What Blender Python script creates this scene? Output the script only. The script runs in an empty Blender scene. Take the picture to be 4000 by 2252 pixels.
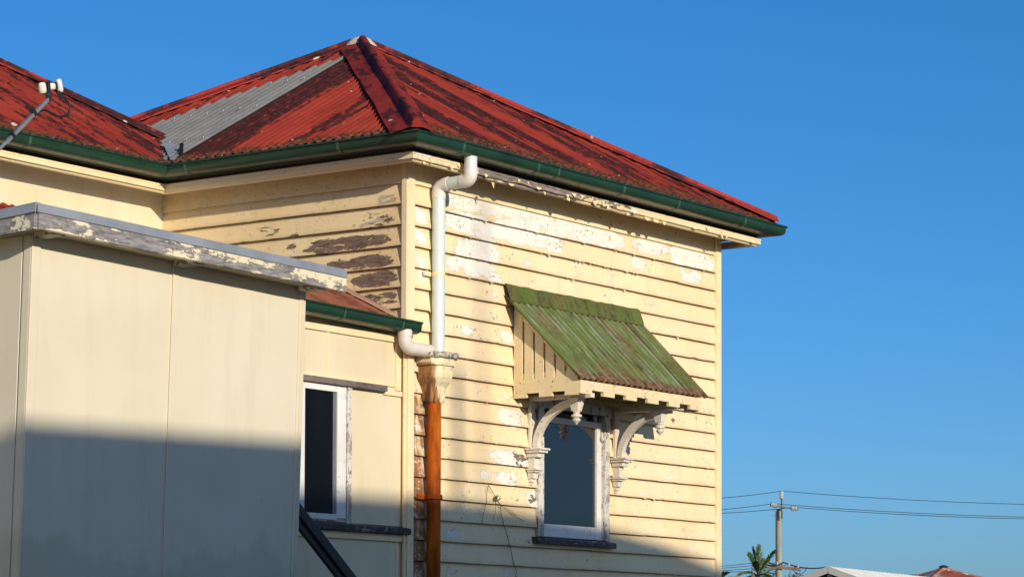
import bpy, math, random
from math import sin, cos, pi, radians, sqrt, atan2
from mathutils import Vector, Matrix, noise
random.seed(7)
sc = bpy.context.scene
COL = sc.collection

# ------------------------------------------------------------------ camera
CAM = Vector((-16.424, -12.732, -3.683))
YAW, PIT, ROLL, FPX = 0.9506, 0.0489, 0.0031, 10704.0
SHY = 951.8
fw = Vector((sin(YAW)*cos(PIT), cos(YAW)*cos(PIT), sin(PIT)))
r0 = Vector((cos(YAW), -sin(YAW), 0)); u0 = r0.cross(fw)
RV = cos(ROLL)*r0 + sin(ROLL)*u0
UV = -sin(ROLL)*r0 + cos(ROLL)*u0
cd = bpy.data.cameras.new('camera')
cd.sensor_width = 36; cd.lens = FPX*36/4000; cd.shift_y = SHY/4000
cd.clip_start = 0.1; cd.clip_end = 3000
cam = bpy.data.objects.new('camera', cd); COL.objects.link(cam)
m = Matrix.Identity(4)
for i, v in enumerate((RV, UV, -fw)):
    for j in range(3): m[j][i] = v[j]
m.translation = CAM
cam.matrix_world = m
sc.camera = cam
def ray(x, y):
    return fw + RV*((x-2000)/FPX) - UV*((y-1126-SHY)/FPX)
def at(x, y, d):            # point of the place seen at photo pixel x, y and d metres away
    return CAM + ray(x, y)*d
def on(x, y, ax, v):        # same, on the plane axis = v
    d = ray(x, y); return CAM + d*((v-CAM[ax])/d[ax])

# ------------------------------------------------------------------ light
SUN = Vector((0.46, 1.0, -0.30)).normalized()       # direction the sunlight travels
w = bpy.data.worlds.new('World'); sc.world = w; w.use_nodes = True
wn = w.node_tree; bg = wn.nodes['Background']
sky = wn.nodes.new('ShaderNodeTexSky'); sky.sky_type = 'NISHITA'; sky.sun_disc = False
sky.sun_elevation = math.asin(-SUN.z); sky.sun_rotation = atan2(-SUN.x, -SUN.y)
sky.air_density = 0.75; sky.dust_density = 1.05; sky.ozone_density = 6.0; sky.altitude = 0
hs = wn.nodes.new('ShaderNodeHueSaturation'); hs.inputs['Saturation'].default_value = 1.12; hs.inputs['Hue'].default_value = .4975
wn.links.new(sky.outputs[0], hs.inputs['Color']); wn.links.new(hs.outputs[0], bg.inputs[0]); bg.inputs[1].default_value = 0.132
sl = bpy.data.lights.new('sun', 'SUN'); sl.energy = 4.4; sl.angle = radians(0.53); sl.color = (1, 0.90, 0.74)
so = bpy.data.objects.new('sun', sl); COL.objects.link(so)
so.rotation_euler = SUN.to_track_quat('-Z', 'Y').to_euler(); so.location = (-10, -20, 20)
sc.view_settings.view_transform = 'Standard'; sc.view_settings.look = 'None'
sc.view_settings.exposure = 0.0; sc.view_settings.gamma = 1; sc.view_settings.use_curve_mapping = False

# ------------------------------------------------------------------ node helper
class NT:
    def __init__(s, name):
        s.m = bpy.data.materials.new(name); s.m.use_nodes = True
        s.t = s.m.node_tree; s.b = s.t.nodes['Principled BSDF']
    def set(s, sock, v):
        if hasattr(v, 'is_output'): s.t.links.new(v, sock)
        elif isinstance(v, (tuple, list)):
            if sock.type == 'RGBA' and len(v) == 3: v = (*v, 1)
            sock.default_value = v
        else: sock.default_value = v
    def node(s, t, **kw):
        n = s.t.nodes.new('ShaderNode'+t)
        for k, v in kw.items(): setattr(n, k, v)
        return n
    def obj(s): return s.node('TexCoord').outputs['Object']
    def attr(s, n): return s.node('Attribute', attribute_name=n).outputs['Fac']
    def vattr(s, n): return s.node('Attribute', attribute_name=n).outputs['Vector']
    def scl(s, v, sc3, off=(0, 0, 0)):
        n = s.node('Mapping'); s.set(n.inputs[0], v); n.inputs['Scale'].default_value = sc3
        n.inputs['Location'].default_value = off; return n.outputs[0]
    def noise(s, v, scale, detail=5, rough=.6, dist=0):
        n = s.node('TexNoise'); s.set(n.inputs['Vector'], v); n.inputs['Scale'].default_value = scale
        n.inputs['Detail'].default_value = detail; n.inputs['Roughness'].default_value = rough
        n.inputs['Distortion'].default_value = dist; return n.outputs['Fac']
    def voro(s, v, scale, feat='F1', out='Distance'):
        n = s.node('TexVoronoi', feature=feat); s.set(n.inputs['Vector'], v); n.inputs['Scale'].default_value = scale
        return n.outputs[out]
    def math(s, op, a, b=0.0, c=None):
        n = s.node('Math', operation=op); s.set(n.inputs[0], a); s.set(n.inputs[1], b)
        if c is not None: s.set(n.inputs[2], c)
        return n.outputs[0]
    def mr(s, v, a, b, c=0.0, d=1.0):
        n = s.node('MapRange', interpolation_type='SMOOTHSTEP')
        s.set(n.inputs[0], v)
        for i, x in enumerate((a, b, c, d)): s.set(n.inputs[1+i], x)
        return n.outputs[0]
    def mix(s, f, a, b):
        n = s.node('Mix', data_type='RGBA'); s.set(n.inputs[0], f); s.set(n.inputs[6], a); s.set(n.inputs[7], b)
        return n.outputs[2]
    def mul(s, a, b): return s.math('MULTIPLY', a, b)
    def add(s, a, b): return s.math('ADD', a, b)
    def bump(s, h, st=.3, dist=.01):
        n = s.node('Bump'); s.set(n.inputs['Height'], h); n.inputs['Strength'].default_value = st
        n.inputs['Distance'].default_value = dist; s.set(s.b.inputs['Normal'], n.outputs[0])
    def out(s, col, rough=.6, metal=0, spec=.4):
        s.set(s.b.inputs['Base Color'], col); s.set(s.b.inputs['Roughness'], rough); s.set(s.b.inputs['Metallic'], metal)
        s.set(s.b.inputs['Specular IOR Level'], spec); return s.m

CREAM = (.88, .705, .435); CREAM2 = (.86, .65, .365); PRIMER = (.86, .79, .68); BARE = (.145, .11, .09)
PALE = (.74, .635, .44)

def painted(name, top=CREAM, top2=CREAM2, prim=PRIMER, bare=BARE, wear0=0., bare0=0., attrs=False, st=(1, 1, 1), scale=6., rough=.55, chips=.5, rust=False, grime=.24):
    n = NT(name); c = n.obj(); cs = n.scl(c, st)
    big = n.noise(c, 1.3, 4, .55)
    col = n.mix(n.mr(big, .35, .68), top, top2)
    if attrs:
        bid = n.attr('bid'); col = n.mix(n.mul(bid, .16), col, (.62, .46, .22))
        wear = n.add(n.attr('wear'), wear0); br = n.add(n.attr('bare'), bare0)
    else:
        wear = wear0; br = bare0
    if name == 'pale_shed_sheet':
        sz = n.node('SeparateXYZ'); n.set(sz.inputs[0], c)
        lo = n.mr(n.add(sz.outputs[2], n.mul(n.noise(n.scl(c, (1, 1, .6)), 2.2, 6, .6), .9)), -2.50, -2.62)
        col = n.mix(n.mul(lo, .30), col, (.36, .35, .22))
        vd = n.node('TexVoronoi', feature='F1'); n.set(vd.inputs['Vector'], c); vd.inputs['Scale'].default_value = 2.6
        col = n.mix(n.mul(n.mr(vd.outputs['Distance'], .026, .018), .7), col, (.30, .22, .12))
        wash = n.noise(n.scl(c, (5, 5, .35)), 1.6, 5, .6)
        col = n.mix(n.mul(n.mr(wash, .5, .72), .25), col, (.62, .52, .34))
    # water stains and dust
    stn = n.noise(n.scl(c, (3.2, 3.2, .5)), 2.2, 5, .6)
    col = n.mix(n.mul(n.mr(stn, .52, .74), grime), col, (.50, .42, .30))
    n1 = n.noise(cs, scale, 8, .66, .35)
    m1 = n.mr(n.add(n1, wear), .745, .757)
    edge = n.math('SUBTRACT', n.mr(n.add(n1, wear), .728, .745), m1)
    sp = n.noise(n.scl(c, (1, 1, 1.3)), 26, 4, .6)
    loc = n.noise(c, 2.3, 3, .5)
    m1b = n.mul(n.mr(sp, .595, .612), n.mr(n.add(loc, n.mul(wear, .8)), .46, .56))
    m1 = n.math('MAXIMUM', m1, n.mul(m1b, chips))
    pn = n.noise(c, 5, 5, .6)
    pcol = n.mix(n.mr(pn, .35, .7), prim, tuple(.86*x for x in prim))
    grain = n.noise(n.scl(c, tuple(1.2 if k < .9 else 7 for k in st) if st != (1, 1, 1) else (2, 2, 14)), 9, 6, .7)
    bcol = n.mix(n.mr(grain, .3, .7), tuple(.65*x for x in bare), tuple(1.9*x for x in bare))
    n2 = n.noise(n.scl(c, st, (3.1, 1.7, 5.2)), scale*2.6, 7, .68, .2)
    m2 = n.mr(n.add(n2, br), .735, .755)
    m2c = n.mul(n.mr(n.noise(c, 48, 3, .6), .63, .655), n.mul(m1, n.mr(loc, .45, .6)))
    m2 = n.math('MAXIMUM', m2, m2c)
    dsp = n.mul(n.mr(n.noise(n.scl(c, (1, 1, 1.2), (7, 3, 1)), 38, 4, .62), .635, .655), n.mr(n.add(n.noise(c, 3.1, 4, .55), n.mul(wear, .12)), .53, .60))
    m2 = n.math('MAXIMUM', m2, n.mul(dsp, chips))
    if rust:
        rn = n.noise(n.scl(c, (6, 6, 1.1)), 3, 6, .65)
        rm = n.mul(n.mr(n.add(rn, n.attr('rust')), .72, 1.0), .9)
        col = n.mix(rm, col, n.mix(n.mr(n.noise(n.scl(c, (9, 9, 1)), 4, 5, .6), .42, .6), (.34, .115, .02), (.12, .045, .015))); pcol = n.mix(n.mul(rm, .7), pcol, (.50, .22, .06))
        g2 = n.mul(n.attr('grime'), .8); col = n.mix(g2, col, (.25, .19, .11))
    col = n.mix(n.mul(edge, .6), col, (.30, .21, .10))
    col = n.mix(m1, col, pcol); col = n.mix(m2, col, bcol)
    h = n.math('SUBTRACT', n.mul(n.noise(c, 30, 4, .6), .12), n.add(n.mul(m1, .35), n.add(n.mul(m2, .35), n.mul(n.mul(m2, grain), .35))))
    n.bump(h, .8, .008)
    return n.out(col, n.add(rough, n.mul(m2, .3)), 0, .3)

M = {}
M['board_front'] = painted('peeling_cream_boards', attrs=True, st=(.55, .55, 1.15), rust=True, chips=.9)
M['board_side'] = painted('weathered_cream_boards', top=(.83, .645, .37), top2=(.78, .57, .30), prim=(.52, .43, .33), bare=(.14, .092, .065), attrs=True, st=(1, .32, 1.3), rust=True, chips=.5)
M['trim'] = painted('cream_trim', wear0=.06, bare0=-.02, scale=5, st=(1, 1, .5))
M['trim_plain'] = painted('cream_trim_plain', wear0=-.1, bare0=-.08, scale=5, grime=.25)
M['fascia'] = painted('peeling_fascia', wear0=0, bare0=0, attrs=True, st=(.45, .45, 1.5), scale=8, bare=(.21, .165, .14), rust=True)
M['fibro'] = painted('cream_fibro', top=PALE, top2=(.70, .58, .37), wear0=-.16, bare0=-.2, chips=.06, grime=.28, rough=.5)
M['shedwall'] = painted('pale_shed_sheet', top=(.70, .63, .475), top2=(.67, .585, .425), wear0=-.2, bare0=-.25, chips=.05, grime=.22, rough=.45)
M['shedfascia'] = painted('grey_weathered_fascia', top=(.78, .70, .50), top2=(.72, .62, .42), prim=(.30, .28, .27), bare=(.19, .175, .17), wear0=.06, bare0=.265, st=(.35, .8, 1.3), scale=2.5, chips=.9)
M['soffit'] = painted('soffit_lining', top=(.62, .52, .34), top2=(.55, .45, .28), wear0=-.05, bare0=-.05)
M['white_paint'] = painted('white_window_paint', top=(.78, .76, .72), top2=(.70, .67, .61), prim=(.55, .50, .44), bare=(.20, .17, .155), wear0=-.02, bare0=.0, scale=9, st=(1, 1, .35), chips=.7)
M['white_worn'] = painted('white_worn_paint', top=(.70, .66, .60), top2=(.60, .55, .48), prim=(.40, .35, .31), bare=(.20, .165, .15), wear0=.17, bare0=.16, scale=9, st=(1, 1, .4), chips=1)
M['bracket'] = painted('bracket_paint', top=(.74, .68, .57), top2=(.66, .59, .48), prim=(.60, .56, .51), bare=(.18, .15, .135), wear0=.10, bare0=.08, scale=12, chips=.8)
M['hoodcream'] = painted('hood_cream', top=(.79, .64, .38), top2=(.74, .58, .32), wear0=.05, bare0=0, scale=9, chips=.9)
M['sill'] = painted('rotten_sill', top=(.030, .030, .030), top2=(.055, .052, .05), prim=(.26, .24, .23), bare=(.10, .09, .085), wear0=.14, bare0=.10, scale=11, st=(.45, .6, 1), chips=1)
M['greywood'] = painted('grey_bare_timber', top=(.19, .15, .135), top2=(.12, .095, .085), prim=(.30, .25, .21), bare=(.06, .05, .048), wear0=.10, bare0=.12, scale=8, st=(.3, 1, 1.6), chips=.8)

def simple(name, a, b, scale=4, rough=.5, metal=0, st=(1, 1, 1), bump=.1, spec=.4, det=5):
    n = NT(name); c = n.scl(n.obj(), st)
    f = n.noise(c, scale, det, .62)
    col = n.mix(n.mr(f, .33, .68), a, b)
    f2 = n.noise(n.obj(), scale*9, 3, .6)
    n.bump(n.add(f, n.mul(f2, .5)), bump, .005)
    return n.out(col, n.mr(f2, .2, .8, rough-.08, rough+.1), metal, spec)
M['gutter'] = simple('green_gutter_paint', (.007, .034, .017), (.012, .046, .024), 3, .36, 0, (1, 1, 1), .05, .5)
M['eave_shade'] = simple('eave_gap_shade', (.045, .03, .022), (.03, .02, .016), 6, .8)  # near-black colour standing in for shade in the gap under the gutter
M['strap'] = simple('worn_gutter_strap', (.03, .075, .05), (.06, .10, .075), 20, .45)
M['pvc'] = simple('white_pvc', (.60, .67, .62), (.66, .70, .64), 3, .35, 0, (1, 1, .3), .03)
M['pvc_elbow'] = simple('cream_pvc', (.70, .64, .56), (.74, .69, .62), 3, .38, 0, (1, 1, 1), .03)
M['pvc_pink'] = simple('faded_pvc', (.68, .58, .52), (.74, .66, .60), 6, .45, 0, (1, 1, 1), .03)
M['rustpipe'] = simple('rust_orange_pipe', (.56, .135, .008), (.22, .042, .008), 4, .65, 0, (3, 3, .6), .25, .08, 9)
M['zinc'] = simple('zinc_flashing', (.27, .29, .32), (.35, .37, .40), 3, .5, .3, (1, 1, 1), .08)
M['zincsheet'] = simple('new_zinc_sheet', (.235, .23, .21), (.185, .18, .165), 4, .55, .1, (1, 1, 1), .05)
M['blackplastic'] = simple('black_plastic', (.012, .012, .012), (.02, .02, .02), 8, .45)
M['greysteel'] = simple('grey_steel', (.16, .17, .17), (.20, .21, .21), 8, .45, .2)
M['lnb'] = simple('yellowed_plastic', (.74, .71, .58), (.68, .64, .49), 10, .4)
M['lnb2'] = simple('white_plastic', (.72, .70, .68), (.65, .63, .60), 10, .4)
M['darkrail'] = simple('dark_green_rail', (.012, .018, .020), (.030, .022, .018), 3, .4, 0, (1, 1, 1), .15)
M['polewood'] = simple('grey_pole_timber', (.36, .34, .26), (.24, .23, .17), 1.2, .8, 0, (2, 2, .25), .3)
M['armwood'] = simple('crossarm_timber', (.22, .14, .11), (.15, .095, .075), 2, .8)
M['ceramic'] = simple('insulator_glaze', (.55, .56, .55), (.45, .46, .45), 5, .3)
M['wire'] = simple('wire', (.025, .03, .035), (.03, .035, .04), 1, .5)
M['frond'] = simple('palm_frond', (.05, .085, .018), (.10, .12, .03), .8, .5)
M['leaf'] = simple('shrub_leaf', (.045, .075, .02), (.09, .12, .04), .9, .55)
M['trunk'] = simple('palm_trunk', (.18, .14, .10), (.12, .10, .07), 3, .8)
M['barge'] = simple('grey_bargeboard', (.40, .38, .34), (.36, .34, .31), 1, .6)
M['whiteroof'] = simple('white_metal_roof', (.74, .72, .67), (.66, .65, .61), .6, .5)
M['gabledark'] = simple('dark_gable_lining', (.035, .033, .03), (.05, .048, .04), 1, .7)
M['housewall'] = simple('pale_house_wall', (.72, .66, .56), (.66, .60, .50), 1, .7)
M['darktile'] = simple('neighbour_roof', (.16, .07, .05), (.22, .10, .07), 1, .7)
M['creeper'] = simple('creeper_stem', (.05, .04, .025), (.09, .07, .03), 20, .8)
M['creeperleaf'] = simple('creeper_leaf', (.07, .11, .02), (.14, .16, .03), 20, .6)
M['stucco'] = simple('stump_concrete', (.25, .24, .22), (.32, .30, .27), 3, .85)

def mk_far_tile():
    n = NT('red_tile_roof'); c = n.obj()
    f = n.noise(c, 1.5, 6, .65); g = n.noise(c, .6, 5, .6)
    col = n.mix(n.mr(f, .35, .65), (.34, .085, .04), (.22, .06, .035))
    col = n.mix(n.mr(g, .56, .62), col, (.30, .28, .25))
    return n.out(col, .7)
M['redtile'] = mk_far_tile()

def mk_glass():
    n = NT('dark_window_glass'); c = n.obj()
    f = n.noise(c, 1.1, 2, .5)
    n.bump(f, .035, .05)
    n.set(n.b.inputs['IOR'], 1.85)
    return n.out((.006, .007, .009), .015, 0, .5)
M['glass'] = mk_glass()
M['darkglass'] = simple('unlit_room_glass', (.004, .004, .0045), (.007, .007, .007), 2, .12, 0, (1, 1, 1), .02, .12)

def mk_roof(name, base, base2, dark, streak=(.62, 5.2), spots=True, rust=.0, moss=None):
    n = NT(name); v = n.vattr('rc'); tone = n.attr('tone'); c = n.obj()
    sv = n.scl(v, (streak[1], streak[0], 1))
    f = n.noise(v, 1.6, 5, .6)
    col = n.mix(n.mr(f, .32, .7), base, base2)
    ff = n.noise(v, 24, 5, .65)
    col = n.mix(n.mul(n.mr(ff, .45, .75), .30), col, tuple(.5*x for x in base))
    f1 = n.noise(sv, 1.35, 8, .68, .3)
    f1b = n.noise(n.scl(v, (9, 2.6, 1)), 1.5, 8, .7, .6)
    fs = n.add(n.mul(f1, .55), n.mul(f1b, .45))
    dk = n.mr(n.add(fs, tone), .49, .55)
    rag = n.mr(n.noise(n.scl(v, (1, .5, 1)), 22, 6, .7), .30, .47)
    dcol = n.mix(n.mr(n.noise(v, 9, 4, .6), .35, .7), dark, tuple(2.0*x for x in dark))
    col = n.mix(n.mul(n.mul(dk, rag), .93), col, dcol)
    sx_ = n.node('SeparateXYZ'); n.set(sx_.inputs[0], v)
    lap = n.mr(n.math('ABSOLUTE', n.math('SUBTRACT', n.math('MODULO', n.add(sx_.outputs[0], n.mul(n.noise(v, 3, 3, .5), .015)), .684), .34)), .007, .003)
    col = n.mix(n.mul(lap, .6), col, (.03, .012, .01))  # shadow of each sheet lap painted as a thin dark line
    # grime gathered in lower edge
    em = n.mul(n.mr(n.add(n.mul(n.attr('edge'), .8), n.mul(n.noise(v, 7, 7, .72), .75)), .72, .98), .9)
    ecol = n.mix(n.mr(n.noise(v, 30, 4, .7), .4, .62), (.035, .018, .012), (.20, .075, .035))
    col = n.mix(em, col, ecol)
    if rust:
        rm = n.mr(n.add(n.noise(sv, 2.0, 8, .7, .4), n.mul(n.attr('edge'), .16)), .61, .70)
        col = n.mix(n.mul(rm, rust), col, n.mix(n.mr(ff, .4, .65), (.09, .035, .018), (.20, .085, .035)))
    if moss:
        wv = n.mr(n.noise(n.scl(v, (13, 1.3, 1)), 1.9, 6, .7), .42, .66)
        cr_ = n.attr('crest'); cr_ = n.mul(cr_, cr_)
        col = n.mix(n.mul(n.mul(wv, cr_), .85), col, moss)
        bw = n.mr(n.noise(n.scl(v, (5, .9, 1), (3, 1, 0)), 1.5, 7, .68, .4), .52, .64)
        col = n.mix(n.mul(bw, .75), col, n.mix(n.mr(ff, .4, .65), (.125, .065, .032), (.20, .125, .07)))
        dsp = n.mr(n.noise(v, 55, 3, .6), .66, .70); col = n.mix(n.mul(dsp, .6), col, (.32, .33, .26))
    if spots:
        vd = n.node('TexVoronoi', feature='F1'); n.set(vd.inputs['Vector'], n.scl(v, (1, .75, 1)))
        vd.inputs['Scale'].default_value = 3.1
        pick = n.node('SeparateColor'); n.set(pick.inputs[0], vd.outputs['Color'])
        dd = n.add(vd.outputs['Distance'], n.mul(n.noise(v, 20, 4, .6), .09))
        sp = n.mul(n.mr(dd, .115, .10), n.mr(pick.outputs[0], n.math('SUBTRACT', .70, n.mul(n.attr('edge'), .35)), .71))
        col = n.mix(n.mul(sp, .9), col, (.62, .52, .42))
        vs = n.node('TexVoronoi', feature='F1'); n.set(vs.inputs['Vector'], v); vs.inputs['Scale'].default_value = 9
        p2 = n.node('SeparateColor'); n.set(p2.inputs[0], vs.outputs['Color'])
        s2 = n.mul(n.mr(vs.outputs['Distance'], .10, .08), n.mr(p2.outputs[1], n.math('SUBTRACT', .82, n.mul(n.attr('edge'), .42)), .83))
        col = n.mix(n.mul(s2, .7), col, (.45, .36, .30))
    n.bump(n.add(n.noise(v, 40, 4, .6), n.mul(dk, .3)), .15, .004)
    return n.out(col, .7, 0, .08)
M['roof'] = mk_roof('red_lichened_roof', (.335, .044, .027), (.24, .030, .019), (.026, .010, .010))
M['cap'] = mk_roof('maroon_capping', (.31, .036, .022), (.22, .025, .017), (.035, .011, .009), (1.6, 3.5))
M['capred'] = mk_roof('red_capping', (.38, .045, .03), (.27, .03, .024), (.03, .013, .013), (.6, 2.0))
M['leanroof'] = mk_roof('rusty_lean_to_roof', (.36, .14, .08), (.28, .095, .05), (.14, .05, .03), (.25, 6))
M['hood'] = mk_roof('green_mossy_hood', (.085, .125, .026), (.13, .155, .045), (.065, .065, .026), (.4, 5), spots=False, rust=.85, moss=(.33, .36, .27))

def mk_ground():
    n = NT('grass_and_soil'); c = n.obj()
    a = n.noise(c, .25, 6, .6); b = n.noise(c, 9, 6, .7)
    col = n.mix(n.mr(a, .4, .62), (.20, .17, .10), (.32, .26, .18))
    col = n.mix(n.mul(n.mr(b, .4, .7), .5), col, (.12, .11, .06))
    n.bump(b, .6, .05); return n.out(col, .9)
M['ground'] = mk_ground()
M['road'] = simple('asphalt', (.05, .05, .05), (.065, .063, .06), 3, .85)

# ------------------------------------------------------------------ mesh helper
class MB:
    def __init__(s): s.v = []; s.f = []; s.at = {}
    def vert(s, p, **a):
        s.v.append(tuple(p))
        for k, x in a.items(): s.at.setdefault(k, {})[len(s.v)-1] = x
        return len(s.v)-1
    def face(s, *i): s.f.append(tuple(i))
    def poly(s, pts): s.face(*[s.vert(p) for p in pts])
    def box(s, x0, x1, y0, y1, z0, z1):
        i = [s.vert(p) for p in ((x0, y0, z0), (x1, y0, z0), (x1, y1, z0), (x0, y1, z0), (x0, y0, z1), (x1, y0, z1), (x1, y1, z1), (x0, y1, z1))]
        s.hexa(i)
    def hexa(s, i):
        for f in ((3, 2, 1, 0), (4, 5, 6, 7), (0, 1, 5, 4), (1, 2, 6, 5), (2, 3, 7, 6), (3, 0, 4, 7)): s.face(*[i[k] for k in f])
    def hexp(s, pts): s.hexa([s.vert(p) for p in pts])
    def beam(s, a, b, wd, ht, up=(0, 0, 1)):
        a, b = Vector(a), Vector(b); d = (b-a).normalized(); r = d.cross(Vector(up)).normalized(); u = r.cross(d)
        r *= wd/2; u *= ht/2
        s.hexp([a-r-u, a+r-u, b+r-u, b-r-u, a-r+u, a+r+u, b+r+u, b-r+u])
    def loft(s, rings, close=True, caps=True):
        idx = [[s.vert(p) for p in r] for r in rings]; n = len(rings[0])
        for a, b in zip(idx, idx[1:]):
            for k in range(n if close else n-1): s.face(a[k], a[(k+1) % n], b[(k+1) % n], b[k])
        if caps and close: s.face(*idx[0][::-1]); s.face(*idx[-1])
    def tube(s, path, r, seg=14, caps=True):
        P = [Vector(p) for p in path]; R = r if isinstance(r, (list, tuple)) else [r]*len(P)
        rings = []; prev = None
        for i, p in enumerate(P):
            d = ((P[min(i+1, len(P)-1)]-p).normalized()+(p-P[max(i-1, 0)]).normalized()).normalized()
            if prev is None:
                h = Vector((0, 0, 1)) if abs(d.z) < .9 else Vector((1, 0, 0)); prev = d.cross(h).normalized()
            prev = (prev-d*prev.dot(d)).normalized(); q = d.cross(prev)
            rings.append([p+(prev*cos(2*pi*k/seg)+q*sin(2*pi*k/seg))*R[i] for k in range(seg)])
        s.loft(rings, True, caps)
    def lathe(s, prof, cx, cy, seg=16):       # prof: (r, z)
        s.loft([[(cx+r*cos(2*pi*k/seg), cy+r*sin(2*pi*k/seg), z) for k in range(seg)] for r, z in prof])
    def extr(s, prof, fn, ts, caps=True):     # closed 2-D profile swept along ts by fn(t, a, b)
        s.loft([[fn(t, a, b) for a, b in prof] for t in ts], True, caps)
    def build(s, name, mat, parent=None, label=None, smooth=False, bevel=0, cat=None, loc=None):
        me = bpy.data.meshes.new(name); me.from_pydata(s.v, [], s.f)
        for k, d in s.at.items():
            x = next(iter(d.values()))
            if isinstance(x, tuple):
                A = me.attributes.new(k, 'FLOAT_VECTOR', 'POINT')
                for i, v in d.items(): A.data[i].vector = v
            else:
                A = me.attributes.new(k, 'FLOAT', 'POINT')
                for i, v in d.items(): A.data[i].value = v
        me.materials.append(M[mat] if isinstance(mat, str) else mat)
        me.validate(); me.update()
        import bmesh
        bm = bmesh.new(); bm.from_mesh(me); bmesh.ops.recalc_face_normals(bm, faces=bm.faces); bm.to_mesh(me); bm.free()
        if smooth:
            for p in me.polygons: p.use_smooth = True
            try: me.set_sharp_from_angle(angle=radians(42))
            except Exception: pass
        o = bpy.data.objects.new(name, me); COL.objects.link(o)
        if parent:
            o.parent = parent
            if parent.parent is None and parent.type == 'EMPTY': o.location = -parent.location
        elif loc is not None:
            for v in me.vertices: v.co -= Vector(loc)
            o.location = loc
        if label: o['label'] = label
        if cat: o['category'] = cat
        if bevel:
            b = o.modifiers.new('bevel', 'BEVEL'); b.width = bevel; b.segments = 2; b.limit_method = 'ANGLE'; b.angle_limit = radians(40)
        return o
def thing(name, label, cat, loc, group=None):
    o = bpy.data.objects.new(name, None); COL.objects.link(o); o.location = loc; o['label'] = label; o['category'] = cat
    if group: o['group'] = group
    o.empty_display_size = .3
    return o
def box(name, mat, parent, *b, bevel=.003, label=None):
    q = MB(); q.box(*b); return q.build(name, mat, parent, label, bevel=bevel)
def nz(x, y=0., z=0.): return noise.noise(Vector((x, y, z)))
def arc(c, r, a0, a1, n): return [(c[0]+r*cos(a0+(a1-a0)*k/n), c[1]+r*sin(a0+(a1-a0)*k/n)) for k in range(n+1)]

G = -5.3          # ground level
S = .16           # weatherboard exposure
L = 4.552         # length of the front wall
DD = 2.505        # length of the side wall to the inner corner

# ------------------------------------------------------------------ setting
q = MB(); q.poly([(-900, -900, G), (1500, -900, G), (1500, 1500, G), (-900, 1500, G)]); o = q.build('ground', 'ground'); o['kind'] = 'structure'
a = Vector((105, 75)); d = Vector((.581, -.814)); nn = Vector((.814, .581))
q = MB(); q.poly([(*(a+d*s1*400+nn*s2*4), G+.004) for s1, s2 in ((-1, -1), (1, -1), (1, 1), (-1, 1))]); o = q.build('road', 'road'); o['kind'] = 'structure'

# ------------------------------------------------------------------ house
house = thing('weatherboard_house', 'old raised cream weatherboard house with peeling paint and red corrugated iron roof', 'house', (2.2, 2.3, G))

# wear painted where boards have lost their paint: (pixel x0, y0, x1, y1, amount)
def blobs(lst, ax):
    out = []
    for x0, y0, x1, y1, w_ in lst:
        p0, p1 = on(x0, (y0+y1)/2, ax, 0), on(x1, (y0+y1)/2, ax, 0)
        c0 = on((x0+x1)/2, y0, ax, 0); c1 = on((x0+x1)/2, y1, ax, 0)
        k = 0 if ax == 1 else 1
        t0, t1 = sorted((p0[k], p1[k]))
        out.append(((t0+t1)/2, (c0.z+c1.z)/2, max((t1-t0)/2, .02), max(abs(c0.z-c1.z)/2, .02), w_))
    return out
def zz(rx, ry, s): return lambda a, b, c, d, w_: (rx+a/s, ry+b/s, rx+c/s, ry+d/s, w_)
z3 = zz(1500, 400, 1.908); z4 = zz(2200, 400, 1.908); zH = zz(1900, 1050, 2.132); zW = zz(1900, 1500, 1.928); zB = zz(1550, 1800, 3.208); zE = zz(1000, 100, 1.908)
zP = zz(1450, 1000, 3.296)
front_wear = blobs([z3(445, 690, 900, 830, .34), z3(800, 760, 1300, 900, .34), z3(1200, 870, 1790, 1060, .30), z3(1450, 940, 1780, 1090, .26),
    z3(445, 830, 800, 990, .34), z3(760, 880, 1200, 1060, .30), z3(1100, 960, 1345, 1120, .24),
    z3(490, 1000, 860, 1190, .28), z3(445, 1170, 860, 1320, .26), z3(1020, 1150, 1080, 1220, .24), z3(1430, 1250, 1560, 1320, .16),
    z4(490, 1010, 800, 1140, .30), z4(760, 1080, 1110, 1240, .30), z4(490, 1150, 610, 1250, .30), z4(850, 1240, 1020, 1350, .28), z4(910, 1420, 960, 1450, .2),
    z3(205, 780, 310, 925, .34), z3(205, 940, 305, 1062, .30), z3(228, 1125, 300, 1240, .28), z3(245, 1250, 290, 1345, .3),
    zP(570, 10, 670, 150, .3), zP(600, 190, 660, 340, .28), zP(690, 790, 740, 920, .2), zP(1100, 880, 1470, 1080, .16), zP(1530, 480, 1630, 590, .22),
    zH(20, 200, 100, 275, .26), zH(70, 500, 200, 630, .22), zH(10, 390, 80, 440, .18), zH(0, 860, 40, 930, .2), zH(110, 1040, 200, 1110, .22), zH(80, 1160, 290, 1315, .28), zH(90, 1400, 200, 1460, .2),
    zW(10, 495, 310, 625, .28), zW(20, 650, 240, 765, .24), zW(285, 800, 390, 935, .3), zB(570, 850, 780, 990, .30), zB(1010, 120, 1140, 240, .24), zB(1340, 120, 1500, 310, .24), zB(1400, 930, 1470, 1030, .2),
    zB(560, 1330, 800, 1450, .18), zB(1330, 1330, 1420, 1450, .22), zB(930, 1150, 1100, 1250, .16), zH(1240, 230, 1420, 320, .14), zH(1530, 1230, 1570, 1300, .1), zH(1780, 1150, 1810, 1200, .2)], 1)
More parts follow.
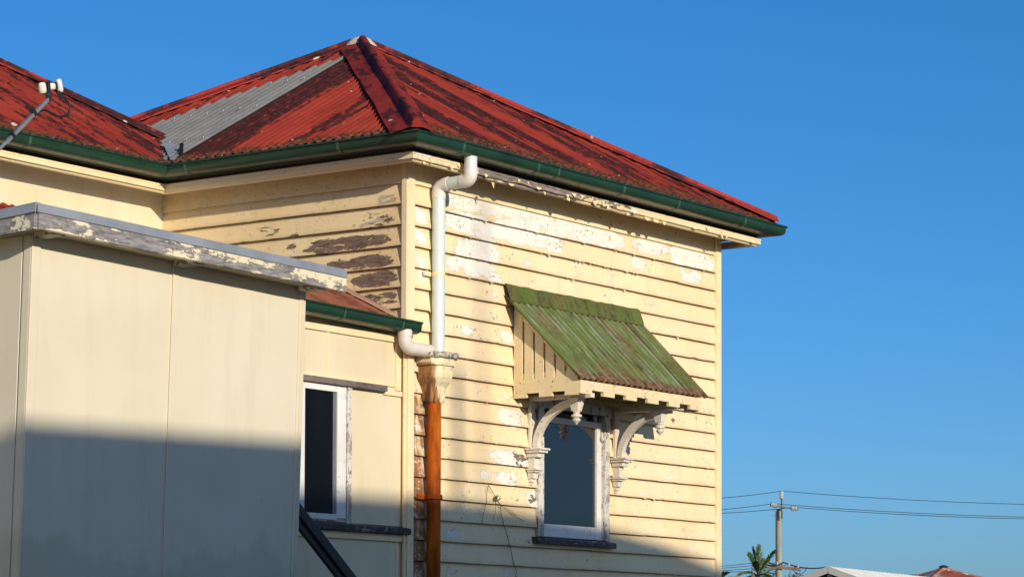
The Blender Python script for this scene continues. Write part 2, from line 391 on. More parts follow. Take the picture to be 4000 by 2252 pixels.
front_bare = blobs([z3(600, 1190, 860, 1320, .09), z3(690, 1230, 760, 1300, .2), z3(210, 960, 300, 1050, .10), zP(1300, 880, 1440, 1080, .20), zH(70, 510, 200, 620, .16),
    zH(150, 1170, 240, 1250, .14), zW(150, 515, 310, 625, .22), zW(100, 650, 240, 740, .10), zW(290, 815, 385, 930, .24), zB(650, 1340, 780, 1430, .24), zW(265, 1165, 315, 1215, .3),
    z4(120, 1255, 210, 1320, .12), zH(1250, 240, 1400, 310, .14), zH(1530, 1240, 1560, 1290, .3), zH(1780, 1160, 1805, 1195, .3)], 1)
side_bare = [(a_, b_, c_, d_, e_+.10) for a_, b_, c_, d_, e_ in blobs([zE(770, 1400, 1010, 1450, .12), (1000, 885, 1110, 925, .10), (1130, 905, 1180, 930, .12), (1380, 850, 1560, 890, .15), (1110, 950, 1165, 995, .20), (1190, 920, 1562, 980, .26),
    (1270, 1000, 1562, 1055, .26), (1370, 1060, 1562, 1125, .24), (1400, 1140, 1562, 1200, .2), (1240, 985, 1320, 1000, .14), (1480, 760, 1560, 800, .03)], 0)]
side_wear = [(a_, b_, c_*1.15, d_*1.15, .12) for a_, b_, c_, d_, e_ in side_bare]
def field(bl, t, z):
    v = 0
    for cx, cz, a_, b_, w_ in bl:
        dx = abs(t-cx)/a_; dz = abs(z-cz)/b_
        if dx < 1.5 and dz < 1.5:
            k = max(0, 1-max(0, (dx**3+dz**3)**(1/3)-.72)/.55); v = max(v, w_*min(1, k))
    return v
def boards(name, P, t0, t1, ztop, nb, wear, bare, mat, parent, dt=.035, rustf=None, seed=0, cut=None):
    q = MB(); n = max(2, int((t1-t0)/dt)); rows = [(-.012, -.014), (.004, 0), (.03, .005), (.06, .010), (.09, .0155), (.12, .021), (.15, .027), (.1575, .0285), (.1585, .024), (.1535, -.014)]
    for b in range(nb):
        za = ztop-b*S; bid = .5+.5*nz(b*3.7+seed, 1.3); nxt = []
        for i in range(n+1):
            t = t0+(t1-t0)*i/n
            wob = .0035*nz(t*1.3, b*5.1+seed)+.002*nz(t*6, b*2.1+seed); lip = 1+.25*nz(t*.9, b*7.7, 3)
            # chipped, split lower edge
            chip = max(0, nz(t*9, b*3.3+seed, 7)-.42)*.02
            col = []
            for dz, o_ in rows:
                z = za-dz+wob*(dz/.16)+(chip if dz > .145 else 0)
                w_ = field(wear, t, z)*1.3; br = field(bare, t, z)
                rr = rustf(t, z) if rustf else 0
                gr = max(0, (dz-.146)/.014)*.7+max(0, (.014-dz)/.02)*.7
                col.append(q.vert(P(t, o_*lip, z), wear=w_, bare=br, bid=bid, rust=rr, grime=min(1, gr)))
            nxt.append(col)
        for i, (a_, b_) in enumerate(zip(nxt, nxt[1:])):
            tm = t0+(t1-t0)*(i+.5)/n
            for k in range(len(rows)-1):
                zm = za-(rows[k][0]+rows[k+1][0])/2
                if cut and cut[0] < tm < cut[1] and cut[2] < zm < cut[3]: continue
                q.face(a_[k], a_[k+1], b_[k+1], b_[k])
    return q.build(name, mat, parent)
front_rust = lambda t, z: (.46 if .0 < t < .22 and z < -1.62 else .25 if t < .26 and z < -1.3 else -.25)+(.08 if z < -2.3 and t < .25 else 0)
def front_wear_fn():
    return front_wear+[(.1, -2.4, .16, .9, .13)]
boards('front_wall', lambda t, o_, z: (t, -o_, z), .0, L, 0, 33, front_wear_fn(), front_bare+[(.1, -2.4, .14, .9, .07)], 'board_front', house, rustf=front_rust, cut=(1.77, 2.70, -2.65, -1.52))
boards('side_wall', lambda t, o_, z: (-o_, t, z), .0, DD, 0, 12, side_wear, side_bare, 'board_side', house, seed=31, rustf=lambda t, z: -.22)
# boards above line 0 up to the soffit
for nm, f_, t1, mt in (('front_frieze_board', lambda t, o_, z: (t, -o_, z), L, 'board_front'), ('side_frieze_board', lambda t, o_, z: (-o_, t, z), DD, 'board_side')):
    q = MB(); pr = [(-.012, .215), (.002, .215), (.002, .165), (.019, .003), (-.012, .001)]; ts = [t1*i/40 for i in range(41)]
    idx = [[q.vert(f_(t, a_, b_), wear=.05, bare=0., bid=.3, rust=-.2, grime=.0) for a_, b_ in pr] for t in ts]
    for a_, b_ in zip(idx, idx[1:]):
        for k in range(4): q.face(a_[k], a_[k+1], b_[k+1], b_[k])
    q.build(nm, mt, house)
# hidden walls and body of the house
q = MB(); q.box(.03, L-.02, .08, 4.5, G+1.0, .2); q.build('inner_wall', 'housewall', house)
q = MB(); q.box(-9, -.0, DD+.0, DD+7, G+1.0, .204); q.build('wing_wall', M['fibro'], house, bevel=0)
for x, y in [(x, y) for x in (.1, 2.2, 4.3) for y in (.1, 2.2, 4.3)]+[(x, y) for x in (-8.5, -6.3, -4.2, -2.1) for y in (2.9, 5.5, 9)]:
    q = MB(); q.lathe([(.11, G), (.11, G+1.0)], x, y, 10); q.build('stump', 'stucco', house)
box('corner_post', 'trim', house, -.034, .07, -.034, .02, -3.9, .204, bevel=.004)
box('corner_post', 'trim', house, L-.055, L+.030, -.034, .03, G+.8, .204, bevel=.004)

# roof -------------------------------------------------------------
TH = .562; NRM = 1/sqrt(1+TH*TH); SLN = sqrt(1+TH*TH)
E0, Z0 = -.37, .33; W = 5.295
def corr(name, P, us, vfun, mat, parent, amp=.0085, pitch=.092, tone=lambda u, v: 0., nv=8, v0=0., label=None, edgew=.16, build=True, q=None, wav=True):
    q = q or MB(); cols = []
    for u in us:
        v1 = vfun(u); vs = v0(u) if callable(v0) else v0; h = amp*cos(2*pi*u/pitch)
        c = []
        for k in range(nv+1):
            v = vs+(v1-vs)*k/nv
            sag = .004*nz(u*1.7, v*1.9, 4.2)
            c.append(q.vert(P(u, v, h+sag), rc=(u, v, 0.), tone=tone(u, v), crest=.5+.5*cos(2*pi*u/pitch), edge=max(0., 1-(v-vs)/edgew) if edgew else 0.))
        cols.append(c)
    for a_, b_ in zip(cols, cols[1:]):
        for k in range(nv): q.face(a_[k], b_[k], b_[k+1], a_[k+1])
    return q.build(name, mat, parent, label, smooth=True) if build else q
def us_(a_, b_, step=.0105):
    n = int((b_-a_)/step); return [a_+(b_-a_)*i/n for i in range(n+1)]
# faces: left looks to -x, front to -y
PL = lambda u, v, h: (E0+v*NRM-h*TH*NRM, E0+u, Z0+v*TH*NRM+h*NRM)
PF = lambda u, v, h: (E0+u, E0+v*NRM-h*TH*NRM, Z0+v*TH*NRM+h*NRM)
PR = lambda u, v, h: (E0+W-v*NRM+h*TH*NRM, E0+u, Z0+v*TH*NRM+h*NRM)
PB = lambda u, v, h: (E0+u, E0+W-v*NRM+h*TH*NRM, Z0+v*TH*NRM+h*NRM)
tri = lambda u: min(u, W-u)*SLN
def sheet_tone(seed, width=.76, amt=.1, base=0.):
    def f(u, v):
        k = int(u/width+seed*.37); return base+amt*nz(k*3.17+seed*1.9, seed)
    return f
def tone_left(u, v):
    y = u+E0
    t = -.03
    if 1.62 < y < 2.15: t = .22
    elif 1.48 < y <= 1.62: t = .03
    elif .95 < y < 1.48: t = -.10
    elif .62 < y <= .95: t = .02
    elif y <= .62: t = -.06
    return t
def tone_front(u, v):
    x = u+E0; t = .01+.05*nz(int(x/.35)*2.1, 9)
    for x0, x1, k in ((.42, .75, .17), (1.35, 1.62, .09), (1.9, 2.12, .12), (2.7, 2.85, .06), (3.1, 3.25, .08), (.2, .42, -.1), (.85, 1.15, -.09), (2.25, 2.6, -.1)):
        if x0 < x < x1: t += k
    return t
rq = MB()
corr('', PL, us_(0, W), tri, None, None, amp=.0115, tone=tone_left, build=False, q=rq, v0=-.065, edgew=.34)
corr('', PF, us_(0, W), tri, None, None, tone=tone_front, build=False, q=rq, v0=-.065, edgew=.62)
corr('', PR, us_(0, W, .019), tri, None, None, nv=3, build=False, q=rq)
corr('', PB, us_(0, W, .019), tri, None, None, nv=3, build=False, q=rq)
roof = rq.build('roof', 'roof', house, smooth=True)
# grey replacement sheet on the left face
us = us_(2.03-E0, 4.2-E0)
gq = corr('replacement_sheet', lambda u, v, h: PL(u, v, h+.009), us, lambda u: max(.05, min(tri(u)-.12, (W-(int(u/.092+.5)*.092)-.58)*SLN)), 'zincsheet', roof, amp=.0115, v0=lambda u: .03, label='newer bare zinc sheet')
# screws on the replacement sheet
q = MB()
for v in (.5, 1.25, 1.95):
    for k in range(8):
        u = 2.03-E0+.10+k*.184
        if v < (W-u-.62)*SLN:
            p = Vector(PL(u, v, .022)); q = MB(); q.lathe([(.009, p.z-.006), (.009, p.z+.006), (.004, p.z+.01)], p.x, p.y, 8); q.build('roof_screw', 'zinc', roof)
# hip cappings: roll top with two wings laid on the faces
def capping(name, A, B, wl, wr, nl, nr, r, mat, parent, lift=.018, serr=False, jag=0., tone=0.):
    A, B = Vector(A), Vector(B); d = (B-A).normalized(); n = 60
    nl, nr = Vector(nl).normalized(), Vector(nr).normalized(); up = (nl+nr).normalized()
    tl = d.cross(nl); tl = -tl if tl.dot(nr) > 0 else tl
    tr = d.cross(nr); tr = -tr if tr.dot(nl) > 0 else tr
    side = (tr-tl).normalized()
    q = MB(); ring = []; ln = (B-A).length
    for i in range(n+1):
        t = i/n; c = A+(B-A)*t+up*lift*.6; s = t*ln
        dent = .012*nz(s*2.3, 8)+(.010 if (int(s/1.1) % 2) else 0)
        wl_ = wl*(1+jag*nz(s*1.2, 3)); wr_ = wr*(1+jag*nz(s*1.2, 6))
        pts = [(c+tl*wl_+nl*(lift+.35*dent-.012), -wl_), (c+tl*wl_*.98+nl*(lift+.35*dent), -wl_*.98), (c+tl*wl_*.5+nl*(lift+dent*.6), -wl_*.5), (c+tl*r*1.15+nl*lift, -r)]
        cc = c+up*(r*.45+lift)
        for k in range(9):
            an = pi*1.12-(pi*1.24)*k/8
            pts.append((cc+side*cos(an)*r+up*sin(an)*r*(1+dent*2), r*cos(an)))
        pts += [(c+tr*r*1.15+nr*lift, r), (c+tr*wr_*.5+nr*(lift+dent*.6), wr_*.5), (c+tr*wr_*.98+nr*(lift+.35*dent), wr_*.98), (c+tr*wr_+nr*(lift+.35*dent-.012), wr_)]
        ring.append([q.vert(p, rc=(u_+2, s, 0.), tone=tone+.1*nz(s*1.1, u_*3), edge=0.) for p, u_ in pts])
    for a_, b_ in zip(ring, ring[1:]):
        for k in range(len(a_)-1): q.face(a_[k], a_[k+1], b_[k+1], b_[k])
    q.face(*ring[0][3:14]); q.face(*ring[-1][3:14])
    return q.build(name, mat, parent, smooth=True)
APEX = (E0+W/2, E0+W/2, Z0+W/2*TH)
NL, NF, NRr, NB = (-TH, 0, 1), (0, -TH, 1), (TH, 0, 1), (0, TH, 1)
capping('hip_capping', (E0-.05, E0-.05, Z0-.03), (E0+W*.485, E0+W*.485, Z0+W*.485*TH-.008), .20, .14, NL, NF, .036, 'cap', roof, lift=.018, jag=.10, tone=-.02)
capping('hip_capping', APEX, (E0+W+.02, E0-.02, Z0), .13, .13, NF, NRr, .018, 'capred', roof, lift=.016, jag=.08)
capping('hip_capping', APEX, (E0, E0+W, Z0), .15, .15, NL, NB, .018, 'capred', roof, lift=.016, jag=.08, tone=.0)
q = MB(); ax_ = Vector(APEX)
rings = []
for k, (r_, z_) in enumerate(((.165, -.062), (.13, -.030), (.085, .018), (.04, .036), (.01, .04))):
    rings.append([(ax_.x+r_*cos(t*pi/6)*(1+.12*nz(t, k)), ax_.y+r_*sin(t*pi/6)*(1+.12*nz(t, k, 4)), ax_.z+z_) for t in range(12)])
q.loft(rings); q.build('apex_flashing', painted('flaking_lead', top=(.66, .54, .44), top2=(.6, .46, .36), prim=(.30, .06, .04), wear0=.06, bare0=.02, scale=9), roof, smooth=True)

# wing roof on the left
YB = DD+E0
PW = lambda u, v, h: (u, YB+v*NRM-h*TH*NRM, Z0+v*TH*NRM+h*NRM)
XW = .72
vw = lambda u: min((XW-u)/.7, 5.)*SLN
wq = corr('', PW, us_(-6.5, XW), vw, None, None, tone=lambda u, v: .0+.05*nz(int((u+9)/.35)*3.1, 2)+(.03 if v > vw(u)-.5 else 0), build=False, q=MB(), nv=12, v0=-.065, edgew=.3)
i0 = [wq.vert(p, rc=(0, 0, 0.), tone=0., edge=0.) for p in ((XW, YB, Z0-.01), (XW, YB+11, Z0-.01), (XW-3.5, YB+6, Z0+5*TH-.01), (XW-3.5, YB+5, Z0+5*TH-.01))]; wq.face(*i0)
i0 = [wq.vert(p, rc=(0, 0, 0.), tone=0., edge=0.) for p in ((-6.5, YB+5, Z0+5*TH), (XW-3.5, YB+5, Z0+5*TH), (XW-3.5, YB+6, Z0+5*TH), (XW, YB+11, Z0), (-6.5, YB+11, Z0))]; wq.face(*i0)
wing = wq.build('wing_roof', 'roof', house, smooth=True)
capping('hip_capping', (XW-.7*.54, YB+.54, Z0+.54*TH), (XW-3.5, YB+5, Z0+5*TH), .13, .12, NF, (.82, 0, 1), .012, 'capred', wing, lift=.018, jag=.25, tone=.09)
# valley: lead tray and the notched black filler strip
q = MB(); q.loft([[(E0-.02, YB-.06, Z0+.006), (E0+.32, YB+.34, Z0+.24)], [(E0+.06, YB-.10, Z0+.012), (E0+.42, YB+.25, Z0+.245)]], False, False)
q.build('valley_flashing', 'zinc', roof)
q = MB()
for k in range(5):
    p = Vector((E0+.05+.034*k, YB-.10+.030*k, Z0+.045+.030*k)); q.beam(p, p+Vector((.03, .006, .012)), .02, .024)
q.build('valley_filler', 'blackplastic', roof)

# gutters ------------------------------------------------------------
GP = [(.448, .284), (.460, .292), (.470, .286), (.468, .276), (.456, .271), (.455, .250), (.449, .224), (.438, .212), (.414, .202), (.38, .199), (.30, .199), (.30, .270), (.306, .270), (.306, .208), (.40, .208), (.432, .222), (.442, .262)]
def gutter(fn, ts, straps, parent, caps=False):
    q = MB(); q.extr(GP, fn, ts, caps); g = q.build('gutter', 'gutter', parent, smooth=True)
    for s0 in straps:
        q = MB(); band = [GP[k] for k in range(2, 10)]
        cen = (.40, .25); out = [((a_-cen[0])*1.035+cen[0], (b_-cen[1])*1.05+cen[1]-.001) for a_, b_ in band]
        ins = [((a_-cen[0])*.97+cen[0], (b_-cen[1])*.97+cen[1]) for a_, b_ in band][::-1]
        q.extr(out+ins, fn, [s0-.012, s0+.012]); q.build('gutter_strap', 'strap', g)
    return g
sag = lambda t: .004*nz(t*.8, 12)
gutter(lambda t, o_, z: (min(max(t, -o_), L+o_), -o_, z+sag(t)), [-.6]+[.0+.19*i for i in range(24)]+[L+.6], [.13, 1.12, 1.40, 2.35, 3.2, 4.3], house)
gutter(lambda t, o_, z: (-o_, min(max(t, -o_), DD-o_), z+sag(t+9)), [-.6]+[.1*i for i in range(20)]+[2.6], [.31, 1.86], house)
gutter(lambda t, o_, z: (min(t, -o_), DD-o_, z+sag(t+4)), [-7+.3*i for i in range(22)]+[0], [-1.95, -3.6], house)
gutter(lambda t, o_, z: (L+o_, max(t, -o_), z), [-.6, 0, 2, 4.9], [], house)
# fascia, moulding, soffit
def fascia(fn, t0, t1, wear, bare, n=90):
    q = MB(); pr = [(.268, .168), (.290, .168), (.291, .150), (.286, .146), (.289, .140), (.288, .118), (.268, .116)]
    rings = []
    for i in range(n+1):
        t = t0+(t1-t0)*i/n; w_, b_ = wear(t), bare(t)
        rings.append([q.vert(fn(t, o_+.003*nz(t*7, z*40)*(b_ > .08), z+(.012*max(0, nz(t*4, 5)+.2)*(b_ > .08) if z < .13 else 0)), wear=w_, bare=b_, bid=.3, rust=-.16, grime=0.) for o_, z in pr])
    m_ = len(pr)
    for a_, b_ in zip(rings, rings[1:]):
        for k in range(m_): q.face(a_[k], a_[(k+1) % m_], b_[(k+1) % m_], b_[k])
    q.face(*rings[0]); q.face(*rings[-1][::-1])
    f = q.build('fascia_board', 'fascia', house)
    q = MB(); pr = [(.245, .120), (.268, .120)]+arc((.25, .113), .014, 0, -pi/2, 4)+[(.235, .098), (.235, .12)]
    rings = []
    for i in range(n+1):
        t = t0+(t1-t0)*i/n; w_, b_ = wear(t), bare(t)
        rings.append([q.vert(fn(t, o_, z+(.008*max(0, nz(t*5, 15)) if b_ > .08 else 0)), wear=w_*.8, bare=b_*.7, bid=.3, rust=-.2, grime=0.) for o_, z in pr])
    m_ = len(pr)
    for a_, b_ in zip(rings, rings[1:]):
        for k in range(m_): q.face(a_[k], a_[(k+1) % m_], b_[(k+1) % m_], b_[k])
    q.build('fascia_moulding', 'fascia', f)
    return f
bare_f = lambda t: .42 if .55 < t < 1.9 else .22 if 1.9 <= t < 2.7 else .05 if 0 < t < .55 else .0
ff = fascia(lambda t, o_, z: (min(max(t, -o_), L+o_-.0), -o_, z), -.3, L+.3, lambda t: .2 if t < 2.8 else .10, bare_f, 150)
fascia(lambda t, o_, z: (-o_, min(max(t, -o_), DD-o_), z), -.3, DD, lambda t: .14 if t < .4 else -.04, lambda t: .06 if t < .3 else -.1, 60)
fascia(lambda t, o_, z: (min(t, -o_), DD-o_, z), -7, 0, lambda t: -.05, lambda t: -.1, 60)
fascia(lambda t, o_, z: (L+o_, max(t, -o_), z), -.3, 4.9, lambda t: .1, lambda t: .0, 30)
q = MB(); q.box(-.262, L+.262, -.262, -.250, .160, .2045); q.build('eave_shade_strip', 'eave_shade', house)  # added dark strips that paint the shade between gutter and fascia
q = MB(); q.box(-.262, -.250, -.249, DD-.262, .160, .2045); q.build('eave_shade_strip', 'eave_shade', house)
q = MB(); q.box(-7, -.263, DD-.262, DD-.250, .160, .2045); q.build('eave_shade_strip', 'eave_shade', house)
# loose curls of paint on the front fascia and moulding
q = MB(); rnd = random.Random(3)
for k in range(34):
    t = rnd.uniform(-.2, 3.2) if k < 26 else rnd.uniform(3.2, 4.7)
    z = rnd.choice((.118, .118, .142, .10)); o_ = .292 if z > .11 else .275; wd = rnd.uniform(.015, .09); hg = rnd.uniform(.004, .022)
    a_ = (t, -o_, z+.012); b_ = (t+wd, -o_, z+.012)
    q.poly([a_, b_, (t+wd*rnd.uniform(.6, .9), -o_-hg*.5, z-hg*.4), (t+wd*.4, -o_-hg*rnd.uniform(.2, .9), z-hg), (t+wd*.1, -o_-hg*.4, z-hg*.3)])
p = on(1923, 722, 1, -.26); q.poly([p+Vector((-.012, 0, .02)), p+Vector((.03, 0, .022)), p+Vector((.012, -.006, -.03))])
q.build('paint_flakes', 'trim_plain', ff)['kind'] = 'stuff'
q = MB(); q.box(-.262, L+.262, -.262, 0.0, .205, .213); q.box(L, L+.262, 0.0, 4.9, .205, .213); q.box(-.262, 0, 0.0, DD-.262, .205, .213); q.box(-7, 0, DD-.262, DD, .205, .213)
q.build('soffit', 'soffit', house)
# curls and torn slivers on the boards of the front wall
q = MB(); rnd = random.Random(5)
for k in range(150):
    if k < 70: t, b = rnd.uniform(.35, 3.2), rnd.choice((1, 1, 2, 2, 3, 4))
    else: t, b = rnd.uniform(.1, 4.5), rnd.randrange(1, 19)
    if 1.3 < t < 3.3 and b > 3: continue
    z = -b*S+rnd.uniform(-.004, .02); wd = rnd.uniform(.01, .05)
    q.poly([(t, -.026, z), (t+wd, -.026, z+.002), (t+wd*.6, -.034-rnd.random()*.008, z-rnd.uniform(.004, .016)), (t+wd*.2, -.03, z-.006)])
q.build('paint_flakes', 'trim_plain', house)['kind'] = 'stuff'

# front window ---------------------------------------------------------
win = MB(); win.box(1.715, 1.79, -.045, .02, -2.63, -1.50); win.box(2.68, 2.755, -.045, .02, -2.63, -1.50); win.box(1.79, 2.68, -.045, .02, -1.58, -1.50)
wf = win.build('window_frame', 'white_worn', house, bevel=.004)
q = MB()
q.box(1.79, 1.84, -.01, .03, -2.625, -1.64); q.box(2.61, 2.68, -.01, .03, -2.625, -1.64); q.box(1.84, 2.61, -.008, .03, -2.625, -2.52); q.box(1.84, 2.61, -.012, .03, -1.69, -1.64)
q.build('sash', 'white_paint', wf, bevel=.004)
for x0, x1 in ((1.79, 1.83), (2.63, 2.68)): box('upper_sash_stile', 'white_worn', wf, x0, x1, .03, .06, -1.64, -1.54)
q = MB(); q.box(1.835, 2.615, .012, .018, -2.53, -1.68); q.box(1.82, 2.64, .05, .056, -1.68, -1.52); q.build('pane', 'glass', wf)
q = MB(); q.hexp([(1.655, -.085, -2.69), (2.80, -.085, -2.69), (2.80, .0, -2.69), (1.655, .0, -2.69), (1.655, -.085, -2.648), (2.80, -.085, -2.648), (2.80, .0, -2.63), (1.655, .0, -2.63)])
q.build('window_sill', 'sill', wf, bevel=.006)
q = MB(); q.box(2.655, 2.675, -.03, -.012, -1.80, -1.70); q.box(2.648, 2.682, -.036, -.010, -1.79, -1.765); q.build('sash_horn', 'white_worn', wf, bevel=.004)

# window hood -----------------------------------------------------------
hood = bpy.data.objects.new('window_hood', None); COL.objects.link(hood); hood.parent = house; hood.location = -house.location
HS = .70/.67; HN = 1/sqrt(1+HS*HS)
def PH(u, v, h):        # v measured up the slope from the lower edge
    y = -.685+v*HN; z = -1.415+v*HS*HN
    return (u, y-h*HS*HN, z+h*HN)
hv = .685*sqrt(1+HS*HS)
def hx(u, v): s_ = v/hv; f_ = u/1.975; return (1.340-.095*s_)*(1-f_)+(3.285-.055*s_)*f_
hr = corr('hood_roof', lambda u, v, h: PH(hx(u, v), v, h), us_(0, 1.975, .0095), lambda u: hv-.03+.012*nz(u*4, 3), 'hood', hood, amp=.0125, pitch=.082, tone=lambda u, v: .05*nz(u*2.2, 4), nv=16, edgew=.22)
so_ = hr.modifiers.new('thickness', 'SOLIDIFY'); so_.thickness = .0015
# sheet lap line
q = MB(); q.loft([[PH(hx(.66, v), v, .012) for v in (0, hv*.5, hv-.05)], [PH(hx(.672, v), v, .014) for v in (0, hv*.5, hv-.05)], [PH(hx(.672, v), v, .002) for v in (0, hv*.5, hv-.05)]], False, False); q.build('sheet_lap', 'hood', hood)
q = MB(); n_ = 70
top = []
for i in range(n_+1):
    x = 1.252+1.975*i/n_; wv = .006*cos(2*pi*(x-1.325)/.082); j = .006*nz(x*8, 2)
    rr = [Vector((x, -.024, -.622+j)), Vector((x, -.040, -.640+j)), Vector(PH(x, hv-.10+.010*nz(x*9, 5), .017+wv*.3)), Vector(PH(x, hv-.106+.010*nz(x*9, 5)-.8*wv, .008+wv*1.6))]
    top.append([q.vert(p, rc=(x, k*.2, 0.), tone=.02, edge=0.) for k, p in enumerate(rr)])
for a_, b_ in zip(top, top[1:]):
    for k in range(3): q.face(a_[k], a_[k+1], b_[k+1], b_[k])
q.build('hood_flashing', 'hood', hood)
def side_panel(x, nm):
    q = MB(); y0, y1 = -.024, -.64; zb = -1.40
    ws = (y0-y1)/6
    zt = lambda y: -1.415+(y+.685)*HS-.02
    for k in range(7):
        ya = y0-.0-k*ws; yb = ya-ws+.019
        if yb < y1: yb = y1
        if zt(ya) < zb: break
        q.hexp([(x-.012, ya, zb), (x+.012, ya, zb), (x+.012, yb, zb), (x-.012, yb, zb), (x-.012, ya, zt(ya)), (x+.012, ya, zt(ya)), (x+.012, yb, max(zt(yb), zb+.001)), (x-.012, yb, max(zt(yb), zb+.001))])
    # solid strip that closes the slits above and below
    for za, zb2 in ((zb, zb+.055),):
        q.hexp([(x-.006, y0, za), (x+.014, y0, za), (x+.014, y1+.03, za), (x-.006, y1+.03, za), (x-.006, y0, zb2), (x+.014, y0, zb2), (x+.014, y1+.08, zb2), (x-.006, y1+.08, zb2)])
    q.hexp([(x-.010, y0, zt(y0)-.10), (x+.013, y0, zt(y0)-.10), (x+.013, y1, zt(y1)-.012), (x-.010, y1, zt(y1)-.012), (x-.010, y0, zt(y0)-.002), (x+.013, y0, zt(y0)-.002), (x+.013, y1, zt(y1)), (x-.010, y1, zt(y1))])
    return q.build(nm, 'hoodcream', hood, bevel=.002)
side_panel(1.398, 'side_panel'); side_panel(3.17, 'side_panel')
def valance(pts_fn, t0, t1, z0, z1, notch, nm):
    q = MB(); n = int(round((t1-t0)/notch)); th = .013
    for i in range(n):
        a_, b_ = t0+(t1-t0)*i/n, t0+(t1-t0)*(i+1)/n
        zz_ = z1 if i % 2 == 0 else z1+.034
        P8 = []
        for z in (zz_, z0):
            P8 += [pts_fn(a_, -th, z), pts_fn(b_, -th, z), pts_fn(b_, th, z), pts_fn(a_, th, z)]
        q.hexp(P8)
    return q.build(nm, 'hoodcream', hood)
valance(lambda t, o_, z: (t, -.658+o_, z), 1.385, 3.185, -1.425, -1.53, .162, 'front_valance')
valance(lambda t, o_, z: (1.397+o_, t, z), -.024, -.645, -1.392, -1.540, -.122, 'side_valance')
valance(lambda t, o_, z: (3.172+o_, t, z), -.024, -.645, -1.392, -1.540, -.122, 'side_valance')
q = MB(); q.box(1.43, 3.16, -.63, -.59, -1.46, -1.42); q.box(1.43, 3.16, -.30, -.26, -1.20, -1.15)
for x in (1.45, 2.26, 3.13): q.beam((x, -.03, -.78), (x, -.62, -1.41), .035, .05)
q.build('hood_frame', 'greywood', hood)  # dark timber colour chosen to deepen the shade under the hood
def bracket(x):
    b = bpy.data.objects.new('hood_bracket', None); COL.objects.link(b); b.parent = house; b.location = -house.location
    w2 = .024
    # curved arm: outer radius follows wall then leans out to the front
    q = MB(); n = 22; ring = []
    for i in range(n+1):
        t = i/n; an = pi*.5*t
        # ellipse from (y=-.09,z=-1.93) up to (y=-.60,z=-1.53)
        cy, cz = -.50, -1.93
        yo = cy+(.50-.055)*cos(an); zo = cz+.39*sin(an)
        yi = cy+(.50-.112)*cos(an); zi = cz+.328*sin(an)
        ring.append([(x-w2, yo, zo), (x+w2, yo, zo), (x+w2, yi, zi), (x-w2, yi, zi)])
    q.loft(ring); q.build('arm', 'bracket', b, bevel=.004)
    q = MB(); q.box(x-.03, x+.03, -.05, -.022, -1.95, -1.50); q.build('wall_plate', 'bracket', b, bevel=.003)
    q = MB(); q.box(x-.028, x+.028, -.63, -.03, -1.545, -1.505); q.build('rail', 'bracket', b, bevel=.003)
    q = MB()
    for z0, z1, w_, d_ in ((-1.943, -1.925, .070, .175), (-1.964, -1.943, .060, .158), (-2.000, -1.964, .046, .132), (-2.088, -2.000, .034, .092), (-2.105, -2.088, .052, .125), (-2.120, -2.105, .043, .106), (-2.17, -2.120, .030, .08), (-2.20, -2.17, .024, .06), (-2.22, -2.20, .015, .042)):
        q.box(x-w_, x+w_, -d_, -.02, z0, z1)
    q.build('corbel', 'bracket', b, bevel=.004)
    q = MB(); yp = -.475
    q.hexp([(x-.030, yp-.030, -1.645), (x+.030, yp-.030, -1.645), (x+.030, yp+.030, -1.645), (x-.030, yp+.030, -1.645), (x-.050, yp-.050, -1.54), (x+.050, yp-.050, -1.54), (x+.050, yp+.050, -1.54), (x-.050, yp+.050, -1.54)])
    q.lathe([(.028, -1.645), (.032, -1.653), (.020, -1.664), (.042, -1.676), (.043, -1.690), (.018, -1.702), (.036, -1.711), (.030, -1.724), (.010, -1.743), (.002, -1.755)], x, yp, 12)
    q.build('pendant', 'bracket', b, bevel=.002)
bracket(1.62); bracket(2.86)

# downpipes ---------------------------------------------------------------
def smooth_path(ctrl, rad, n=6):
    P = [Vector(p) for p in ctrl]; out = [P[0]]
    for a_, b_, c_ in zip(P, P[1:], P[2:]):
        d1 = (a_-b_).normalized(); d2 = (c_-b_).normalized()
        p1, p2 = b_+d1*rad, b_+d2*rad
        for k in range(n+1):
            t = k/n; out.append(p1*(1-t)**2+b_*2*t*(1-t)+p2*t*t)
    out.append(P[-1]); return out
PX = .305
q = MB(); q.tube([(PX, -.082, -.05), (PX, -.082, -1.33)], .050, 20); dp = q.build('downpipe', 'pvc', house, smooth=True)
q = MB(); q.tube(smooth_path([(PX, -.385, .105), (PX, -.385, .026), (PX, -.305, .024)], .055), .0535, 20); q.build('pipe_elbow', 'pvc_elbow', dp, smooth=True)
q = MB(); q.tube([(PX, -.385, .205), (PX, -.385, .09)], .050, 20); q.tube([(PX, -.32, .024), (PX, -.13, .018)], .049, 20); q.build('offset_pipe', 'pvc', dp, smooth=True)
q = MB(); q.tube(smooth_path([(PX, -.18, .02), (PX, -.082, .016), (PX, -.082, -.085)], .06), .0535, 20); q.build('pipe_elbow', 'pvc_elbow', dp, smooth=True)
q = MB(); q.tube([(PX, -.082, -.655), (PX, -.082, -.69)], .0525, 20); q.box(PX-.12, PX-.04, -.04, -.024, -.69, -.655); q.build('pipe_strap', 'trim_plain', dp, smooth=True)
